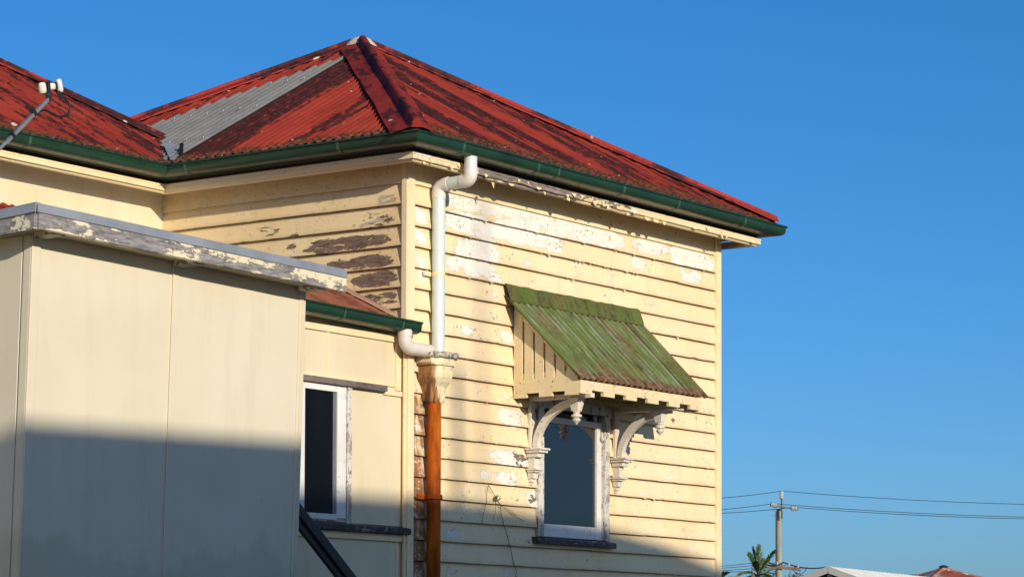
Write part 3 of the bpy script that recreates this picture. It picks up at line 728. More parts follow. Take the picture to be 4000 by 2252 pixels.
# rainwater head
HX, HY = .255, -.105
def oct_(wx, wy, z, f=.5, dy=0):
    wy0 = HY+dy
    return [(HX-wx, -.02, z), (HX-wx, wy0-wy*f, z), (HX-wx*f, wy0-wy, z), (HX+wx*f, wy0-wy, z), (HX+wx, wy0-wy*f, z), (HX+wx, -.02, z)]
rustm = painted('rust_streaked_head', top=(.78, .66, .42), top2=(.72, .58, .34), prim=(.33, .31, .30), bare=(.10, .055, .04), attrs=True, rust=True, wear0=.05, bare0=-.01, scale=12, chips=.5)
def lofta(rings, name, parent):
    q = MB(); idx = []
    for r in rings:
        idx.append([q.vert(p, wear=.0, bare=0., bid=.2, rust=(.62 if (p[0] < HX-.10*min(1, (-1.75-p[2])/-.4) and p[2] < -1.36) else -.05 if p[2] > -1.6 else .1), grime=0.) for p in r])
    n = len(rings[0])
    for a_, b_ in zip(idx, idx[1:]):
        for k in range(n): q.face(a_[k], a_[(k+1) % n], b_[(k+1) % n], b_[k])
    q.face(*idx[0]); q.face(*idx[-1])
    return q.build(name, rustm, parent, bevel=.004)
head = lofta([oct_(.148, .118, -1.335), oct_(.146, .116, -1.39), oct_(.128, .10, -1.395), oct_(.128, .10, -1.43), oct_(.134, .105, -1.45), oct_(.128, .10, -1.48), oct_(.108, .085, -1.515), oct_(.088, .06, -1.55), oct_(.072, .045, -1.60), oct_(.066, .04, -1.66)], 'rainwater_head', house)
q = MB(); rim = oct_(.158, .125, -1.312); path = []
for a_, b_ in zip(rim, rim[1:]):
    for k in range(5): path.append(Vector(a_).lerp(Vector(b_), k/5)+Vector((0, 0, .008*nz(len(path)*.9, 4))))
path.append(Vector(rim[-1])); q.tube(path, [.024+.006*nz(i*1.3, 2) for i in range(len(path))], 10)
q.build('rim', painted('flaked_grey_rim', top=(.66, .56, .38), top2=(.6, .5, .33), prim=(.66, .62, .56), bare=(.15, .155, .17), wear0=.22, bare0=.24, scale=11, chips=1), head, smooth=True)
for k, xx in enumerate((-.085, -.05, -.012, .028, .06)):       # leaf-shaped lugs around the outlet
    yy = -.155+.03*abs(xx+.012)/.06
    q = MB(); q.tube([(HX+xx*1.25, yy-.012, -1.53), (HX+xx*1.05, yy-.004, -1.60), (HX+xx, yy, -1.655), (HX+xx, yy+.004, -1.675)], [.006, .014, .020, .008], 8)
    for i in range(len(q.v)): 
        for nm, v_ in (('wear', 0.), ('bare', 0.), ('bid', .2), ('rust', .50 if k < 2 else .22 if k < 3 else .05), ('grime', 0.)): q.at.setdefault(nm, {})[i] = v_
    q.build('lug', rustm, head, smooth=True)
q = MB(); q.tube([(.243, -.092, -1.64), (.243, -.092, -2.385), (.243, -.092, -2.39), (.243, -.092, -4.9)], [.054]*4, 22); rp = q.build('rusty_downpipe', 'rustpipe', house, smooth=True, label='lower downpipe of rust orange')
q = MB(); q.lathe([(.055, -2.372), (.066, -2.375), (.067, -2.408), (.056, -2.412)], .243, -.092, 22); q.box(.243-.13, .243+.11, -.04, -.026, -2.41, -2.372); q.build('pipe_strap', 'rustpipe', rp)
# pipe from the lean-to gutter into the head
q = MB(); q.tube(smooth_path([(-.155, -.115, -1.15), (-.155, -.115, -1.285), (.16, -.115, -1.283)], .085, 8), .051, 20); q.tube([(-.155, -.115, -1.16), (-.155, -.115, -1.20)], .055, 20)
q.build('lean_to_pipe', 'pvc_pink', house, smooth=True, label='faded pink pipe bend')

# lean-to -----------------------------------------------------------------
lw = MB(); lw.box(-3.2, -.03, -.004, .04, -3.9, -1.20); lw.box(-3.2, -.03, .04, 2.4, -3.9, -1.05)
lwall = lw.build('lean_to_wall', 'fibro', house)
def trim(nm, mt, *b, bev=.003): return box(nm, mt, lwall, *b, bevel=bev)
trim('top_rail', 'trim_plain', -3.1, -.10, -.022, -.0045, -1.238, -1.19)
trim('cover_batten', 'trim_plain', -.952, -.926, -.013, -.0045, -1.555, -1.239)
trim('edge_board', 'trim_plain', -.135, -.071, -.018, -.0045, -1.60, -1.239)
trim('head_rail', 'trim_plain', -3.1, -.136, -.016, -.0045, -1.577, -1.556)
trim('drip_board', 'greywood', -3.1, -.285, -.058, -.0045, -1.625, -1.580, bev=.006)
trim('head_trim', 'trim_plain', -.282, -.05, -.022, -.0045, -1.645, -1.607)
trim('lower_rail', 'trim_plain', -3.1, -.05, -.030, -.0045, -2.745, -2.695)
trim('corner_trim', 'trim', -.07, .012, -.048, -.0285, -3.9, -1.19)
trim('corner_trim', 'trim', -.045, .03, -.062, -.0485, -3.9, -1.33)
trim('cover_batten', 'trim_plain', -.115, -.09, -.012, -.0045, -3.9, -2.746)
lwin = MB(); lwin.box(-1.34, -1.28, -.03, -.0045, -2.62, -1.626); lwin.box(-1.28, -.735, -.012, -.0045, -2.625, -2.616); lwin.box(-.735, -.685, -.036, -.0045, -2.64, -1.626)
lf = lwin.build('window_frame', 'white_worn', lwall, bevel=.003)
q = MB(); q.box(-1.28, -1.215, -.028, -.0045, -2.60, -1.63); q.box(-.842, -.742, -.028, -.0045, -2.60, -1.63); q.box(-1.215, -.842, -.028, -.0045, -1.675, -1.63); q.box(-1.215, -.842, -.028, -.0045, -2.615, -2.572)
q.build('sash', 'white_paint', lf, bevel=.004)
q = MB(); q.box(-1.215, -.842, -.012, -.006, -2.572, -1.675); q.build('pane', 'darkglass', lf)
q = MB(); q.box(-.882, -.842, -.0165, -.0125, -2.572, -1.675); q.build('pane_edge', 'greysteel', lf)
q = MB(); q.hexp([(-3.1, -.085, -2.69), (-.02, -.085, -2.69), (-.02, -.0045, -2.69), (-3.1, -.0045, -2.69), (-3.1, -.085, -2.645), (-.02, -.085, -2.645), (-.06, -.0045, -2.625), (-3.1, -.0045, -2.625)])
q.build('window_sill', 'sill', lf, bevel=.008)
# lean-to roof: steep lower slope, then flatter up to the wing
LS = .48; LN = 1/sqrt(1+LS*LS)
PLn = lambda u, v, h: (u, v*LN-h*LS*LN, -1.05+v*LS*LN+h*LN)
lr = corr('lean_to_roof', PLn, us_(-3.2, -.14), lambda u: .95, 'leanroof', house, tone=lambda u, v: .12*nz(u*4, 3), nv=5, edgew=.1, v0=-.06)
q = MB(); A_ = [PLn(-.15, v, .012) for v in (.06, .4, .95)]; B_ = [PLn(-.03, v, .02) for v in (.06, .4, .95)]
rings = [[q.vert(p, rc=(k*.15, v, 0.), tone=-.2, edge=0.) for v, p in zip((0, .4, .95), r_)] for k, r_ in enumerate((A_, [PLn(-.135, v, .022) for v in (.06, .4, .95)], B_))]
for a_, b_ in zip(rings, rings[1:]):
    for k in range(2): q.face(a_[k], a_[k+1], b_[k+1], b_[k])
q.build('verge_capping', mk_roof('pink_verge', (.46, .27, .19), (.38, .20, .13), (.22, .08, .05), (.3, 6), spots=False), lr)
q = MB(); z1 = -1.05+.95*LS*LN; y1 = .95*LN
q.poly([(-3.2, y1, z1), (-.02, y1, z1), (-.02, 2.5, z1+.10), (-3.2, 2.5, z1+.35)]); o = q.build('flat_roof', 'zinc', lr)
LGP = [(a_-.30, b_-.20) for a_, b_ in GP]
q = MB(); gfn = lambda t, o_, z: (t, -.01-o_, -1.148-.022*(t+1.3)/1.3+z*.98)
q.extr(LGP, gfn, [-3.2, -2, -1, -.3, -.012], True)
lg = q.build('gutter', 'gutter', house, smooth=True)
q = MB(); st_ = LGP[2:11]+[(.0, .075), (.148, .088)]
q.extr([(a_, b_) for a_, b_ in st_], gfn, [-.018, -.010]); q.build('stop_end', 'gutter', lg)
for s0 in (-.93, -.235):
    q = MB(); band = LGP[2:10]; cen = (.10, .05)
    q.extr([((a_-cen[0])*1.04+cen[0], (b_-cen[1])*1.06+cen[1]) for a_, b_ in band]+[((a_-cen[0])*.96+cen[0], (b_-cen[1])*.96+cen[1]) for a_, b_ in band][::-1], gfn, [s0-.011, s0+.011]); q.build('gutter_strap', 'strap', lg)

# red sheet that meets the wing at far left
q = corr('', lambda u, v, h: (u, 1.9+v*LN, -.42+v*LS*LN+h), us_(-3.4, -1.78), lambda u: .50, None, None, build=False, q=MB(), nv=2, edgew=0)
q.build('skillion_roof', 'roof', house, smooth=True)

# ------------------------------------------------------------------ outhouse
shed = thing('fibro_outhouse', 'pale cream fibro sheet outhouse with flat roof and grey weathered fascia', 'outhouse', (-4.2, -.8, G))
YS = -1.5
sx = lambda x, z: x+.038*(z+1.3)
def sbox(name, mat, x0, x1, y0, y1, z0, z1, bevel=.002, parent=None, zt=None):
    # leaning box: top edge may slope from zt[0] to zt[1]
    q = MB(); a_, b_ = zt or (z1, z1)
    q.hexp([(sx(x0, z0), y0, z0), (sx(x1, z0), y0, z0), (sx(x1, z0), y1, z0), (sx(x0, z0), y1, z0), (sx(x0, a_), y0, a_), (sx(x1, b_), y0, b_), (sx(x1, b_), y1, b_), (sx(x0, a_), y1, a_)])
    return q.build(name, mat, parent or shed, bevel=bevel)
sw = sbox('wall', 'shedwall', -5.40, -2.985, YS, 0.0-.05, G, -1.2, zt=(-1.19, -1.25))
sbox('cover_batten', 'shedwall', -4.232, -4.175, YS-.006, YS-.0005, G, -1.2, parent=sw, zt=(-1.25, -1.25))
sbox('cover_batten', 'shedwall', -4.236, -4.226, YS-.012, YS-.0065, G, -1.2, parent=sw, zt=(-1.25, -1.25), bevel=.003)
sbox('cover_batten', 'shedwall', -3.045, -2.985, YS-.007, YS-.0005, G, -1.2, parent=sw, zt=(-1.25, -1.25))
sbox('cover_batten', 'shedwall', -3.022, -3.012, YS-.013, YS-.0075, G, -1.2, parent=sw, zt=(-1.25, -1.25), bevel=.003)
sbox('corner_trim', 'shedwall', -5.412, -5.345, YS-.012, YS-.0005, G, -1.2, parent=sw, zt=(-1.24, -1.24), bevel=.004)
sbox('corner_trim', 'shedwall', -5.412, -5.4005, YS, YS+.060, G, -1.2, parent=sw, zt=(-1.24, -1.24), bevel=.004)
sbox('corner_trim', 'shedwall', -5.408, -5.4005, YS+.075, 0, G, -1.2, parent=sw, zt=(-1.24, -1.24), bevel=.003)
YF = -1.705
def sl(x): return -1.10-.018*(x+5.585)      # top of the flashing along the front
q = MB()
rr = []
for i in range(31):
    x = -5.585+2.745*i/30; z = sl(x); j = .003*nz(x*3, 1); jj = .003*nz(x*2.1, 5)
    rr.append([(x, YF+.02, z), (x, YF-.016, z+j), (x, YF-.020+jj, z-.012), (x, YF-.022+jj, z-.052), (x, YF-.014, z-.056), (x, YF-.012, z-.014), (x, YF+.02, z-.010)])
q.loft(rr); fl = q.build('roof_flashing', 'zinc', shed, smooth=False)
q = MB(); rr = []
for i in range(12):
    y = YF-.02+1.75*i/11; z = -1.10-.055*(y-YF)
    rr.append([(-5.565, y, z), (-5.598, y, z), (-5.604, y, z-.012), (-5.606, y, z-.055), (-5.598, y, z-.058), (-5.594, y, z-.014), (-5.565, y, z-.010)])
q.loft(rr); q.build('roof_flashing', 'zinc', shed)
q = MB(); n_ = 40; rr = []
for i in range(n_+1):
    x = -5.57+2.735*i/n_; z = sl(x)-.058; j = .003*nz(x*4, 2); e = .010 if i == 0 else 0
    rr.append([(x, YF-.012, z+.02), (x, YF-.014+j, z-.004), (x, YF-.013+j, z-.082+j), (x, YF-.006, z-.086+j), (x, YF+.03, z-.084), (x, YF+.03, z+.02)])
q.loft(rr); q.build('fascia_board', 'shedfascia', shed, label='grey weathered fascia board with torn cream paint')
q = MB(); rr = []
for i in range(12):
    y = YF+.0+1.70*i/11; z = -1.158-.055*(y-YF)
    rr.append([(-5.592, y, z+.02), (-5.594, y, z), (-5.593, y, z-.088), (-5.56, y, z-.088), (-5.56, y, z+.02)])
q.loft(rr); q.build('fascia_board', 'shedfascia', shed)
q = MB(); q.hexp([(-5.56, YF+.03, -1.215), (-2.85, YF+.03, -1.262), (-2.85, 0, -1.262), (-5.56, 0, -1.30), (-5.56, YF+.03, -1.205), (-2.85, YF+.03, -1.252), (-2.85, 0, -1.252), (-5.56, 0, -1.29)]); q.build('soffit', 'soffit', shed)
q = MB(); q.hexp([(-5.59, YF, -1.125), (-2.84, YF, -1.172), (-2.84, .0, -1.17), (-5.59, .0, -1.205), (-5.59, YF, -1.112), (-2.84, YF, -1.16), (-2.84, .0, -1.16), (-5.59, .0, -1.195)]); q.build('roof', 'zinc', shed)
for x in (-5.36, -4.19, -3.03): box('rafter_end', 'shedfascia', shed, x-.045, x+.045, YF+.03, YS-.0135, sl(x)-.150, sl(x)-.118, bevel=.004)

# ------------------------------------------------------------------ stair
T1 = Vector((-2.17, -.8, -2.675)); T2 = T1+Vector((2.6, 0, -2.03))
stair = thing('staircase', 'dark timber stair rail slanting down beside the outhouse below the small window', 'stairs', (T1.x+1.3, -.8, G))
d_ = (T2-T1).normalized()
q = MB(); q.beam(T1-d_*1.15, T2, .07, .075); q.build('handrail', 'darkrail', stair, bevel=.006)
q = MB(); q.beam(T1-d_*1.15+Vector((0, 0, -.070)), T2+Vector((0, 0, -.070)), .03, .06); q.build('under_rail', 'darkrail', stair, bevel=.004)
for k in range(2):
    q = MB(); yy = -.8+k*.85; q.beam((T1.x-.2, yy, -3.65), (T2.x-.0, yy, -5.25), .045, .24); q.build('stringer', 'darkrail', stair)
for k in range(8):
    q = MB(); q.box(T1.x+.05+k*.29, T1.x+.31+k*.29, -.77, .03, -3.78-k*.19, -3.74-k*.19); q.build('tread', 'darkrail', stair)
q = MB(); q.box(T2.x-.12, T2.x-.03, -.845, -.755, G, T2.z-.01); q.build('newel_post', 'darkrail', stair)

# ------------------------------------------------------------------ dish arm with receivers
YD = -.45
dl = lambda x, y: on(x, y, 1, YD)
dish = thing('satellite_dish', 'grey satellite dish arm holding three pale receivers in front of the left roof', 'satellite dish', (dl(-60, 600).x, YD, -1.13))
a0, a1, a2 = dl(-90, 640), dl(25, 555), dl(188, 388)
q = MB(); q.beam(a2, a1+(a1-a2).normalized()*.01, .022, .026, (0, -1, 0)); arm_ = q.build('arm', 'greysteel', dish, bevel=.003)
q = MB(); q.tube(smooth_path([a1, a1+(a1-a2).normalized()*.08, a0], .06), .012, 10); q.build('arm_bend', 'greysteel', dish, smooth=True)
q = MB(); q.tube([a0, a0+Vector((-.02, .0, -.3)), (a0.x-.02, YD, -1.13)], .02, 10); q.build('mast', 'greysteel', dish, smooth=True)
# reflector out on the left
q = MB(); ctr = a0+Vector((-.35, .1, .10)); ax = (a2-ctr).normalized(); e1 = ax.cross(Vector((0, 0, 1))).normalized(); e2 = e1.cross(ax)
rings = [[ctr+(e1*cos(t*pi/10)*r_+e2*sin(t*pi/10)*r_*1.05)+ax*(r_*r_*.55+dz) for t in range(20)] for r_, dz in ((.01, 0), (.08, 0), (.16, 0), (.22, 0), (.22, -.006), (.16, -.006), (.08, -.006), (.01, -.006))]
q.loft(rings); q.build('reflector', 'greysteel', dish, smooth=True)
def lnb(p0, p1, r, mat, sq=.9):
    q = MB(); p0, p1 = dl(*p0), dl(*p1); n = 7
    path = [p0.lerp(p1, k/n) for k in range(n+1)]
    q.tube(path, [r*.72, r*.95, r, r, r, r, r*.95, r*.72], 14); return q.build('receiver', mat, dish, smooth=True)
lnb((163, 323), (169, 364), .024, 'lnb'); lnb((200, 326), (202, 351), .027, 'lnb'); lnb((228, 309), (238, 359), .0195, 'lnb2')
q = MB(); q.beam(dl(181, 321), dl(184, 362), .02, .05, (0, -1, 0)); q.tube([dl(183, 355), dl(190, 375), dl(190, 398)], [.018, .022, .014], 10); q.beam(dl(216, 321), dl(220, 348), .012, .024, (0, -1, 0)); q.beam(dl(228, 357), dl(242, 388), .034, .02, (0, -1, 0))
q.build('clamp', 'blackplastic', dish, bevel=.003)
q = MB(); q.tube([dl(*p) for p in ((236, 370), (252, 385), (266, 400), (273, 420), (270, 440), (258, 452), (238, 456), (216, 453), (200, 444), (186, 434), (172, 430), (158, 433), (142, 446), (134, 452))], .0075, 8); q.build('cable', 'blackplastic', dish, smooth=True)
for c_ in ((130, 440), (47, 530)):
    q = MB(); p = dl(*c_); dd = (a2-a1).normalized(); q.beam(p-dd*.012, p+dd*.012, .034, .036, (0, -1, 0)); q.tube([p+Vector((-.03, -.02, .035)), p+Vector((-.01, -.02, .012))], .007, 6); q.build('cable_tie', 'blackplastic', dish)

# ------------------------------------------------------------------ creeper on the front wall
cr = thing('creeper', 'thin dry creeper with a few green leaves clinging to the front boards', 'creeper', (.9, -.04, -3.6))
YC = -.034
def cp(x, y): return on(1550+x/3.208, 1800+y/3.208, 1, YC)
stems = [[(1145, 300), (1130, 400), (1125, 500), (1100, 600), (1075, 700), (1070, 780)], [(1145, 300), (1200, 380), (1240, 450), (1300, 545), (1305, 640), (1340, 790), (1390, 950), (1435, 1130), (1460, 1260), (1500, 1380), (1485, 1480), (1500, 1700)],
         [(1300, 545), (1420, 640), (1530, 715), (1600, 750)], [(1240, 460), (1240, 560), (1235, 640), (1205, 740)], [(1300, 560), (1400, 600), (1500, 680)]]
for k, s_ in enumerate(stems):
    q = MB(); q.tube([cp(x, y)+Vector((0, -.004*abs(nz(x, y)), 0)) for x, y in s_],   .0026 if k == 1 else .0018, 5); q.build('stem', 'creeper', cr)
rnd = random.Random(9); q = MB()
for k in range(60):
    if k < 34: p = cp(rnd.gauss(1238, 24), rnd.gauss(465, 26))
    else:
        s_ = rnd.choice(stems[:2]); i = rnd.randrange(len(s_)-1); t = rnd.random()
        p = cp(s_[i][0]*(1-t)+s_[i+1][0]*t+rnd.gauss(0, 8), s_[i][1]*(1-t)+s_[i+1][1]*t)
    sz = rnd.uniform(.006, .014) if k < 34 else rnd.uniform(.004, .008)
    a_ = rnd.uniform(0, 6.28); u_ = Vector((cos(a_), -.3*rnd.random(), sin(a_)))*sz; v_ = Vector((-sin(a_), -.5*rnd.random(), cos(a_)))*sz*.55
    p += Vector((0, -.008*rnd.random(), 0)); q.poly([p-u_, p+v_, p+u_, p-v_])
q.build('leaves', 'creeperleaf', cr)['kind'] = 'stuff'

# ------------------------------------------------------------------ power pole and lines
PD = 150.
pp = lambda x, y, d=PD: at(x, y, d)
base = pp(3043, 2150); pole = thing('power_pole', 'grey timber power pole with steel top bracket and brown crossarm behind the palm', 'power pole', (base.x, base.y, G))
q = MB(); n_ = 26; path = []; rad = []
tp = pp(3043, 1986)
for i in range(n_+1):
    t = i/n_; path.append(Vector((tp.x, tp.y, 0)).lerp(Vector((base.x, base.y, 0)), 1) + Vector((.02*nz(i*.5, 2), .02*nz(i*.5, 6), G+(tp.z-G)*t))); rad.append(.19-.045*t+.012*nz(i*.9, 4))
q.tube(path, rad, 14); q.build('pole', 'polewood', pole, smooth=True)
q = MB(); q.beam(pp(3054, 2024, 149.7), pp(3053, 1940, 149.7), .09, .06, (1, 0, 0)); q.build('top_bracket', 'greysteel', pole)
def insul(c, ax_v, ln, r, nm='insulator'):
    q = MB(); c = Vector(c); n = 9
    q.tube([c+Vector(ax_v).normalized()*(ln*(k/n-.5)) for k in range(n+1)], [r*(1.0 if k % 2 else .6) for k in range(n+1)], 10); return q.build(nm, 'ceramic', pole)
insul(pp(3053, 1931, 149.7), (0, 0, 1), .42, .13)
q = MB(); q.tube([pp(3024, 1972, 149.6), pp(3056, 1978, 149.6), pp(3098, 1984, 149.6)], .05, 8); q.build('bracket_arm', 'greysteel', pole)
insul(pp(3022, 1970, 149.6), RV*.9+UV*-.3, .36, .17); insul(pp(3102, 1983, 149.6), RV, .36, .17)
for y in (1992, 2012): q = MB(); q.beam(pp(3028, y), pp(3018, y+1, 149.5), .03, .03); q.build('step_iron', 'greysteel', pole)
ca0, ca1 = pp(2988, 2207, 149.9), pp(3126, 2223, 149.5)
q = MB(); q.beam(ca0, ca1, .12, .16); q.build('crossarm', 'armwood', pole)
for k, (x, y) in enumerate(((2998, 2194), (3036, 2198), (3082, 2204), (3117, 2208))): insul(pp(x, y, 149.6), (0, 0, 1), .2, .07)
q = MB(); q.tube([pp(3098, 2222, 149.5), pp(3108, 2237, 149.5), pp(3128, 2241, 149.5), pp(3145, 2228, 149.5), pp(3154, 2212, 149.5)], .02, 6); q.tube([pp(3088, 2206, 149.5), pp(3100, 2207, 149.5), pp(3107, 2216, 149.5)], .02, 6); q.build('jumper_lead', 'wire', pole)
q = MB(); q.tube([pp(3031.5, y, 149.75)+Vector((.0, 0, 0)) for y in (1995, 2080, 2150, 2205, 2300, 2500)], .035, 6); q.build('earth_cable', 'wire', pole)
def line(pts, r, label):
    P = [pp(*p) for p in pts]; q = MB(); out = []
    for a_, b_ in zip(P, P[1:]):
        for k in range(12):
            t = k/12; out.append(a_.lerp(b_, t)-Vector((0, 0, 1))*(.5*t*(1-t)*4*.35))
    out.append(P[-1]); q.tube(out, r, 6)
    o = q.build('power_line', 'wire', None, label, cat='power line', loc=out[0]); o['group'] = 'overhead wires on the power pole'
line([(2500, 1952, 151), (3053, 1916, 149.7), (4300, 1972, 152)], .018, 'topmost single overhead wire resting on the pole tip')
line([(2500, 1995, 151), (3020, 1965, 149.6), (4300, 2022, 152)], .018, 'upper of the two middle wires at the steel bracket')
line([(2500, 2003, 151.5), (3100, 1979, 149.6), (4300, 2027, 153)], .018, 'lower of the two middle wires at the steel bracket')
for k, (y0, y1) in enumerate(((2207, 2190), (2212, 2194), (2218, 2201), (2221, 2207))):
    line([(2500, y0+8, 151+k*.3), (3000+k*36, y1+k*3-2, 149.6)], .016, ('highest', 'second highest', 'third highest', 'lowest')[k]+' of the four close wires running left from the crossarm')
line([(2996, 2188, 149.6), (3060, 2194, 149.6), (3225, 2213, 150), (3590, 2243, 151), (4300, 2290, 152)], .045, 'thick dark bundled cable running right from the crossarm past the gable')

# ------------------------------------------------------------------ palms, shrub
def palm(name, base_px, d, hgt, fronds, label, seed):
    c = at(*base_px, d); t = thing(name, label, 'palm', (c.x, c.y, G), 'palm trees beyond the house'); rnd = random.Random(seed)
    q = MB(); q.tube([(c.x, c.y, G), (c.x+.1, c.y, (G+c.z)/2), c], [.2, .15, .13], 10); q.build('trunk', 'trunk', t, smooth=True)
    for (tx, ty, dep, ln) in fronds:
        q = MB(); e = at(tx, ty, d+dep); n = 18; pts = []
        up = Vector((0, 0, 1)); droop = ln
        for k in range(n+1):
            s = k/n; pts.append(c.lerp(e, s)+up*droop*(s*(1-s)*4)*.25)
        q.tube(pts, [.03*(1-.8*k/n) for k in range(n+1)], 5)
        for k in range(2, n+1):
            p = pts[k]; dr = (pts[k]-pts[k-1]).normalized(); sd = dr.cross(up)
            sd = sd.normalized() if sd.length > .1 else RV.copy()
            for sgn in (-1, 1):
                for j in range(3):
                    le = (.40*sin(pi*min(1, (k+2)/(n+3)))+.14)*rnd.uniform(.7, 1.2)
                    tip = p+dr*le*rnd.uniform(.85, 1.1)+sd*sgn*le*rnd.uniform(.08, .38)-up*le*.12+fw*rnd.uniform(-.1, .1)
                    b0 = p+dr*(.035*j); md = b0.lerp(tip, .5)+up*.02
                    wv = (tip-b0).cross(fw).normalized()*.016
                    q.poly([b0, md+wv, tip, md-wv])
        q.build('frond', 'frond', t)
    q = MB()
    for k in range(5): p = c+Vector((rnd.gauss(0, .12), rnd.gauss(0, .12), rnd.uniform(-.45, 0))); q.tube([p-Vector((0, 0, .3)), p+Vector((rnd.gauss(0, .1), rnd.gauss(0, .1), .3))], [.09, .03], 6)
    q.build('crown_shaft', 'trunk', t, smooth=True)
palm('palm_tree', (2962, 2246), 118, 7, [(2964, 2133, 1, .25), (2944, 2146, 0, .1), (3022, 2153, -1, .25), (2930, 2162, 1, .1), (2905, 2240, 0, .3), (3040, 2215, 1, .35), (3010, 2262, -1, .5), (2890, 2275, 1, .4), (2950, 2190, -1.5, .5), (2980, 2180, 1.5, .4)], 'tall green palm with upright fronds standing left of the power pole', 4)
palm('palm_tree', (2790, 2300), 95, 6, [(2806, 2226, 0, .2), (2862, 2255, .5, .35), (2830, 2242, -.5, .3), (2850, 2290, 0, .4), (2740, 2250, 0, .4), (2760, 2220, .5, .2)], 'low palm whose frond tips show beside the house corner', 5)
c = at(3062, 2262, 156); sh_ = thing('leafy_tree', 'small green leafy tree behind the power pole beside the gable', 'tree', (c.x, c.y, G)); rnd = random.Random(2)
q = MB(); q.tube([(c.x, c.y, G), (c.x, c.y, c.z-.4), (c.x+.2, c.y, c.z+.2)], [.16, .1, .03], 8)
for k in range(9): q.tube([(c.x, c.y, c.z-.8), c+RV*rnd.uniform(-1.6, 1.2)+UV*rnd.uniform(-.3, .7)], [.05, .012], 5)
q.build('trunk', 'trunk', sh_)
q = MB(); cl = [(c+RV*rnd.uniform(-1.9, .9)+UV*rnd.uniform(-1.3, .55)+fw*rnd.uniform(-.8, .8)) for k in range(34)]
for c0 in cl:
    for k in range(26):
        p = c0+Vector((rnd.gauss(0, .2), rnd.gauss(0, .2), rnd.gauss(0, .17))); u_ = Vector((rnd.gauss(0, 1), rnd.gauss(0, 1), rnd.gauss(0, 1))).normalized(); v_ = u_.orthogonal().normalized(); sz = rnd.uniform(.06, .13)
        q.poly([p-u_*sz, p+v_*sz*.5, p+u_*sz, p-v_*sz*.5])
q.build('crown', 'leaf', sh_)

# ------------------------------------------------------------------ far houses
hp = at(3236, 2213, 110.); rdir = (at(3640, 2254, 123.)-hp); rdir.z = 0; ln_ = rdir.length; rdir.normalize(); gl = Vector((-rdir.y, rdir.x, 0)); 
if gl.dot(RV) > 0: gl = -gl
gh = thing('gable_house', 'white metal roofed house with grey bargeboards and dark open gable', 'house', (hp.x, hp.y, G))
def gpt(a_, b_, z): return hp+rdir*a_+gl*b_+Vector((0, 0, z))
sl_ = .36; hw = 4.6
q = MB(); q.hexp([gpt(.6, -hw+.5, G-hp.z), gpt(ln_, -hw+.5, G-hp.z), gpt(ln_, hw-.5, G-hp.z), gpt(.6, hw-.5, G-hp.z), gpt(.6, -hw+.5, -hw*sl_), gpt(ln_, -hw+.5, -hw*sl_), gpt(ln_, hw-.5, -hw*sl_), gpt(.6, hw-.5, -hw*sl_)]); q.build('wall', 'housewall', gh)
q = MB(); q.poly([gpt(.35, -hw, -hw*sl_-.05), gpt(.35, hw, -hw*sl_-.05), gpt(.35, 0, -.1)]); q.build('gable', 'gabledark', gh)
q = MB()
for sg in (-1, 1): q.hexp([gpt(0, 0, -.06), gpt(ln_, 0, -.06), gpt(ln_, sg*hw, -hw*sl_-.06), gpt(0, sg*hw, -hw*sl_-.06), gpt(0, 0, 0), gpt(ln_, 0, 0), gpt(ln_, sg*hw, -hw*sl_), gpt(0, sg*hw, -hw*sl_)])
rf = q.build('roof', 'whiteroof', gh)
q = MB(); nrib = 26
for k in range(nrib):
    a_ = .3+k*(ln_-.4)/nrib
    for sg in (-1, 1): q.beam(gpt(a_, sg*.02, .02), gpt(a_, sg*hw, -hw*sl_+.02), .09, .045)
q.build('roof_rib', 'whiteroof', rf)
for sg in (-1, 1):
    q = MB(); q.beam(gpt(-.04, 0, -.10), gpt(-.04, sg*(hw+.05), -(hw+.05)*sl_-.10), .06, .26); q.build('bargeboard', 'barge', gh)
q = MB(); q.beam(gpt(.2, 0, -.12), gpt(.2, 0, -1.8), .16, .16, (1, 0, 0)); q.build('gable_post', 'barge', gh)

ap = at(3686, 2222, 128.); rh = thing('red_roof_house', 'house with faded red hipped roof and dark cowl on its peak', 'house', (ap.x, ap.y, G))
e1 = RV.copy(); e1.z = 0; e1.normalize(); e2 = Vector((-e1.y, e1.x, 0)); ang = .35
f1 = e1*cos(ang)+e2*sin(ang); f2 = -e1*sin(ang)+e2*cos(ang)
q = MB(); ev = -1.75; hw = 4.8
rings = []
for r_, z_ in ((hw, ev), (hw*.55, ev*.52), (.5, -.1), (.05, .0)):
    rings.append([ap+f1*(sx_*r_)+f2*(sy_*r_)+Vector((0, 0, z_)) for sx_, sy_ in ((-1, -1), (1, -1), (1, 1), (-1, 1))])
q.loft(rings); rr_ = q.build('roof', 'redtile', rh)
capm = painted('patchy_capping', top=(.45, .16, .09), top2=(.38, .12, .07), prim=(.62, .60, .55), bare=(.25, .22, .2), wear0=.16, bare0=0, scale=1.2, chips=.5)
for sx_, sy_ in ((-1, -1), (1, -1), (1, 1), (-1, 1)):
    q = MB(); q.tube([ap+f1*(sx_*hw*t)+f2*(sy_*hw*t)+Vector((0, 0, ev*min(1, t*.95+(.02 if t else 0)))) for t in (0, .1, .3, .55, .8, 1)], .13, 8); q.build('hip_capping', capm, rr_)
q = MB(); q.lathe([(.16, ap.z-.05), (.16, ap.z+.10), (.24, ap.z+.10), (.24, ap.z+.13), (.12, ap.z+.19), (.02, ap.z+.21)], ap.x, ap.y, 14); q.build('roof_cowl', 'blackplastic', rh)
q = MB(); b0 = ap+Vector((0, 0, ev)); zb = G
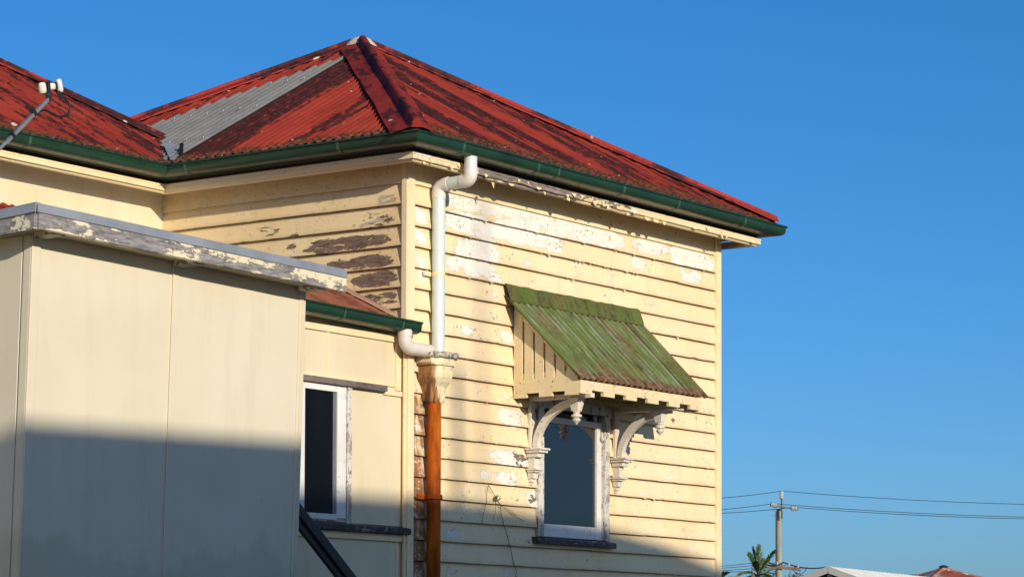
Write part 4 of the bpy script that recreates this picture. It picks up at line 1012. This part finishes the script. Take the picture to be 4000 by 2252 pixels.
q.hexp([Vector((*(ap+f1*(a_*4.3)+f2*(b_*4.3)).xy, zb)) for a_, b_ in ((-1, -1), (1, -1), (1, 1), (-1, 1))]+[Vector((*(ap+f1*(a_*4.3)+f2*(b_*4.3)).xy, ap.z+ev)) for a_, b_ in ((-1, -1), (1, -1), (1, 1), (-1, 1))]); q.build('wall', 'housewall', rh)

# ------------------------------------------------------------------ the place behind the photographer that shades the lower walls
T0 = 16.
nb = thing('neighbour_house', 'tall neighbouring house across the yard that shades the lower walls', 'house', (-8, -T0-3, G))
prof = [(-8, -2.84), (-4.7, -2.755), (-1.75, -2.695), (-1.65, -2.43), (.9, -2.405), (2.6, -2.50), (3.7, -2.63), (4.5, -2.78), (6.5, -3.12)]
def npt(a_, z, t): return (a_-.46*T0, -t, z+.30*T0)
q = MB(); k = len(prof)
fr = [npt(a_, z-.12, T0+.25) for a_, z in prof]; bk = [npt(a_, z-.12, T0+6) for a_, z in prof]
for i in range(k-1):
    a_, b_, c_, e_ = fr[i], fr[i+1], bk[i+1], bk[i]
    q.hexp([(a_[0], a_[1], G), (b_[0], b_[1], G), (c_[0], c_[1], G), (e_[0], e_[1], G), a_, b_, c_, e_])
q.build('wall', 'housewall', nb)
q = MB()
for i in range(k-1):
    (a_, za), (b_, zb) = prof[i], prof[i+1]
    if b_-a_ < .2: continue
    q.hexp([npt(a_, za-.1, T0), npt(b_, zb-.1, T0), npt(b_, zb-.1, T0+6.3), npt(a_, za-.1, T0+6.3), npt(a_, za, T0), npt(b_, zb, T0), npt(b_, zb, T0+6.3), npt(a_, za, T0+6.3)])
q.build('roof', 'darktile', nb)
def behind_pole(a_, zt, t, r):  # unseen poles added to throw soft upright shadows on the front wall
    x, y = a_-.46*t, -t
    o = thing('shadow_pole', 'unseen slim pole added for its soft shadow stripe on the front wall', 'pole', (x, y, G), 'poles behind the photographer')
    q = MB(); q.lathe([(r*1.2, G), (r, zt), (r*.3, zt+.05)], x, y, 10); q.build('pole', 'polewood', o, smooth=True)
behind_pole(.66, -1.35+.3*24, 24, .05)
behind_pole(.97, .5+.3*27, 27, .03)
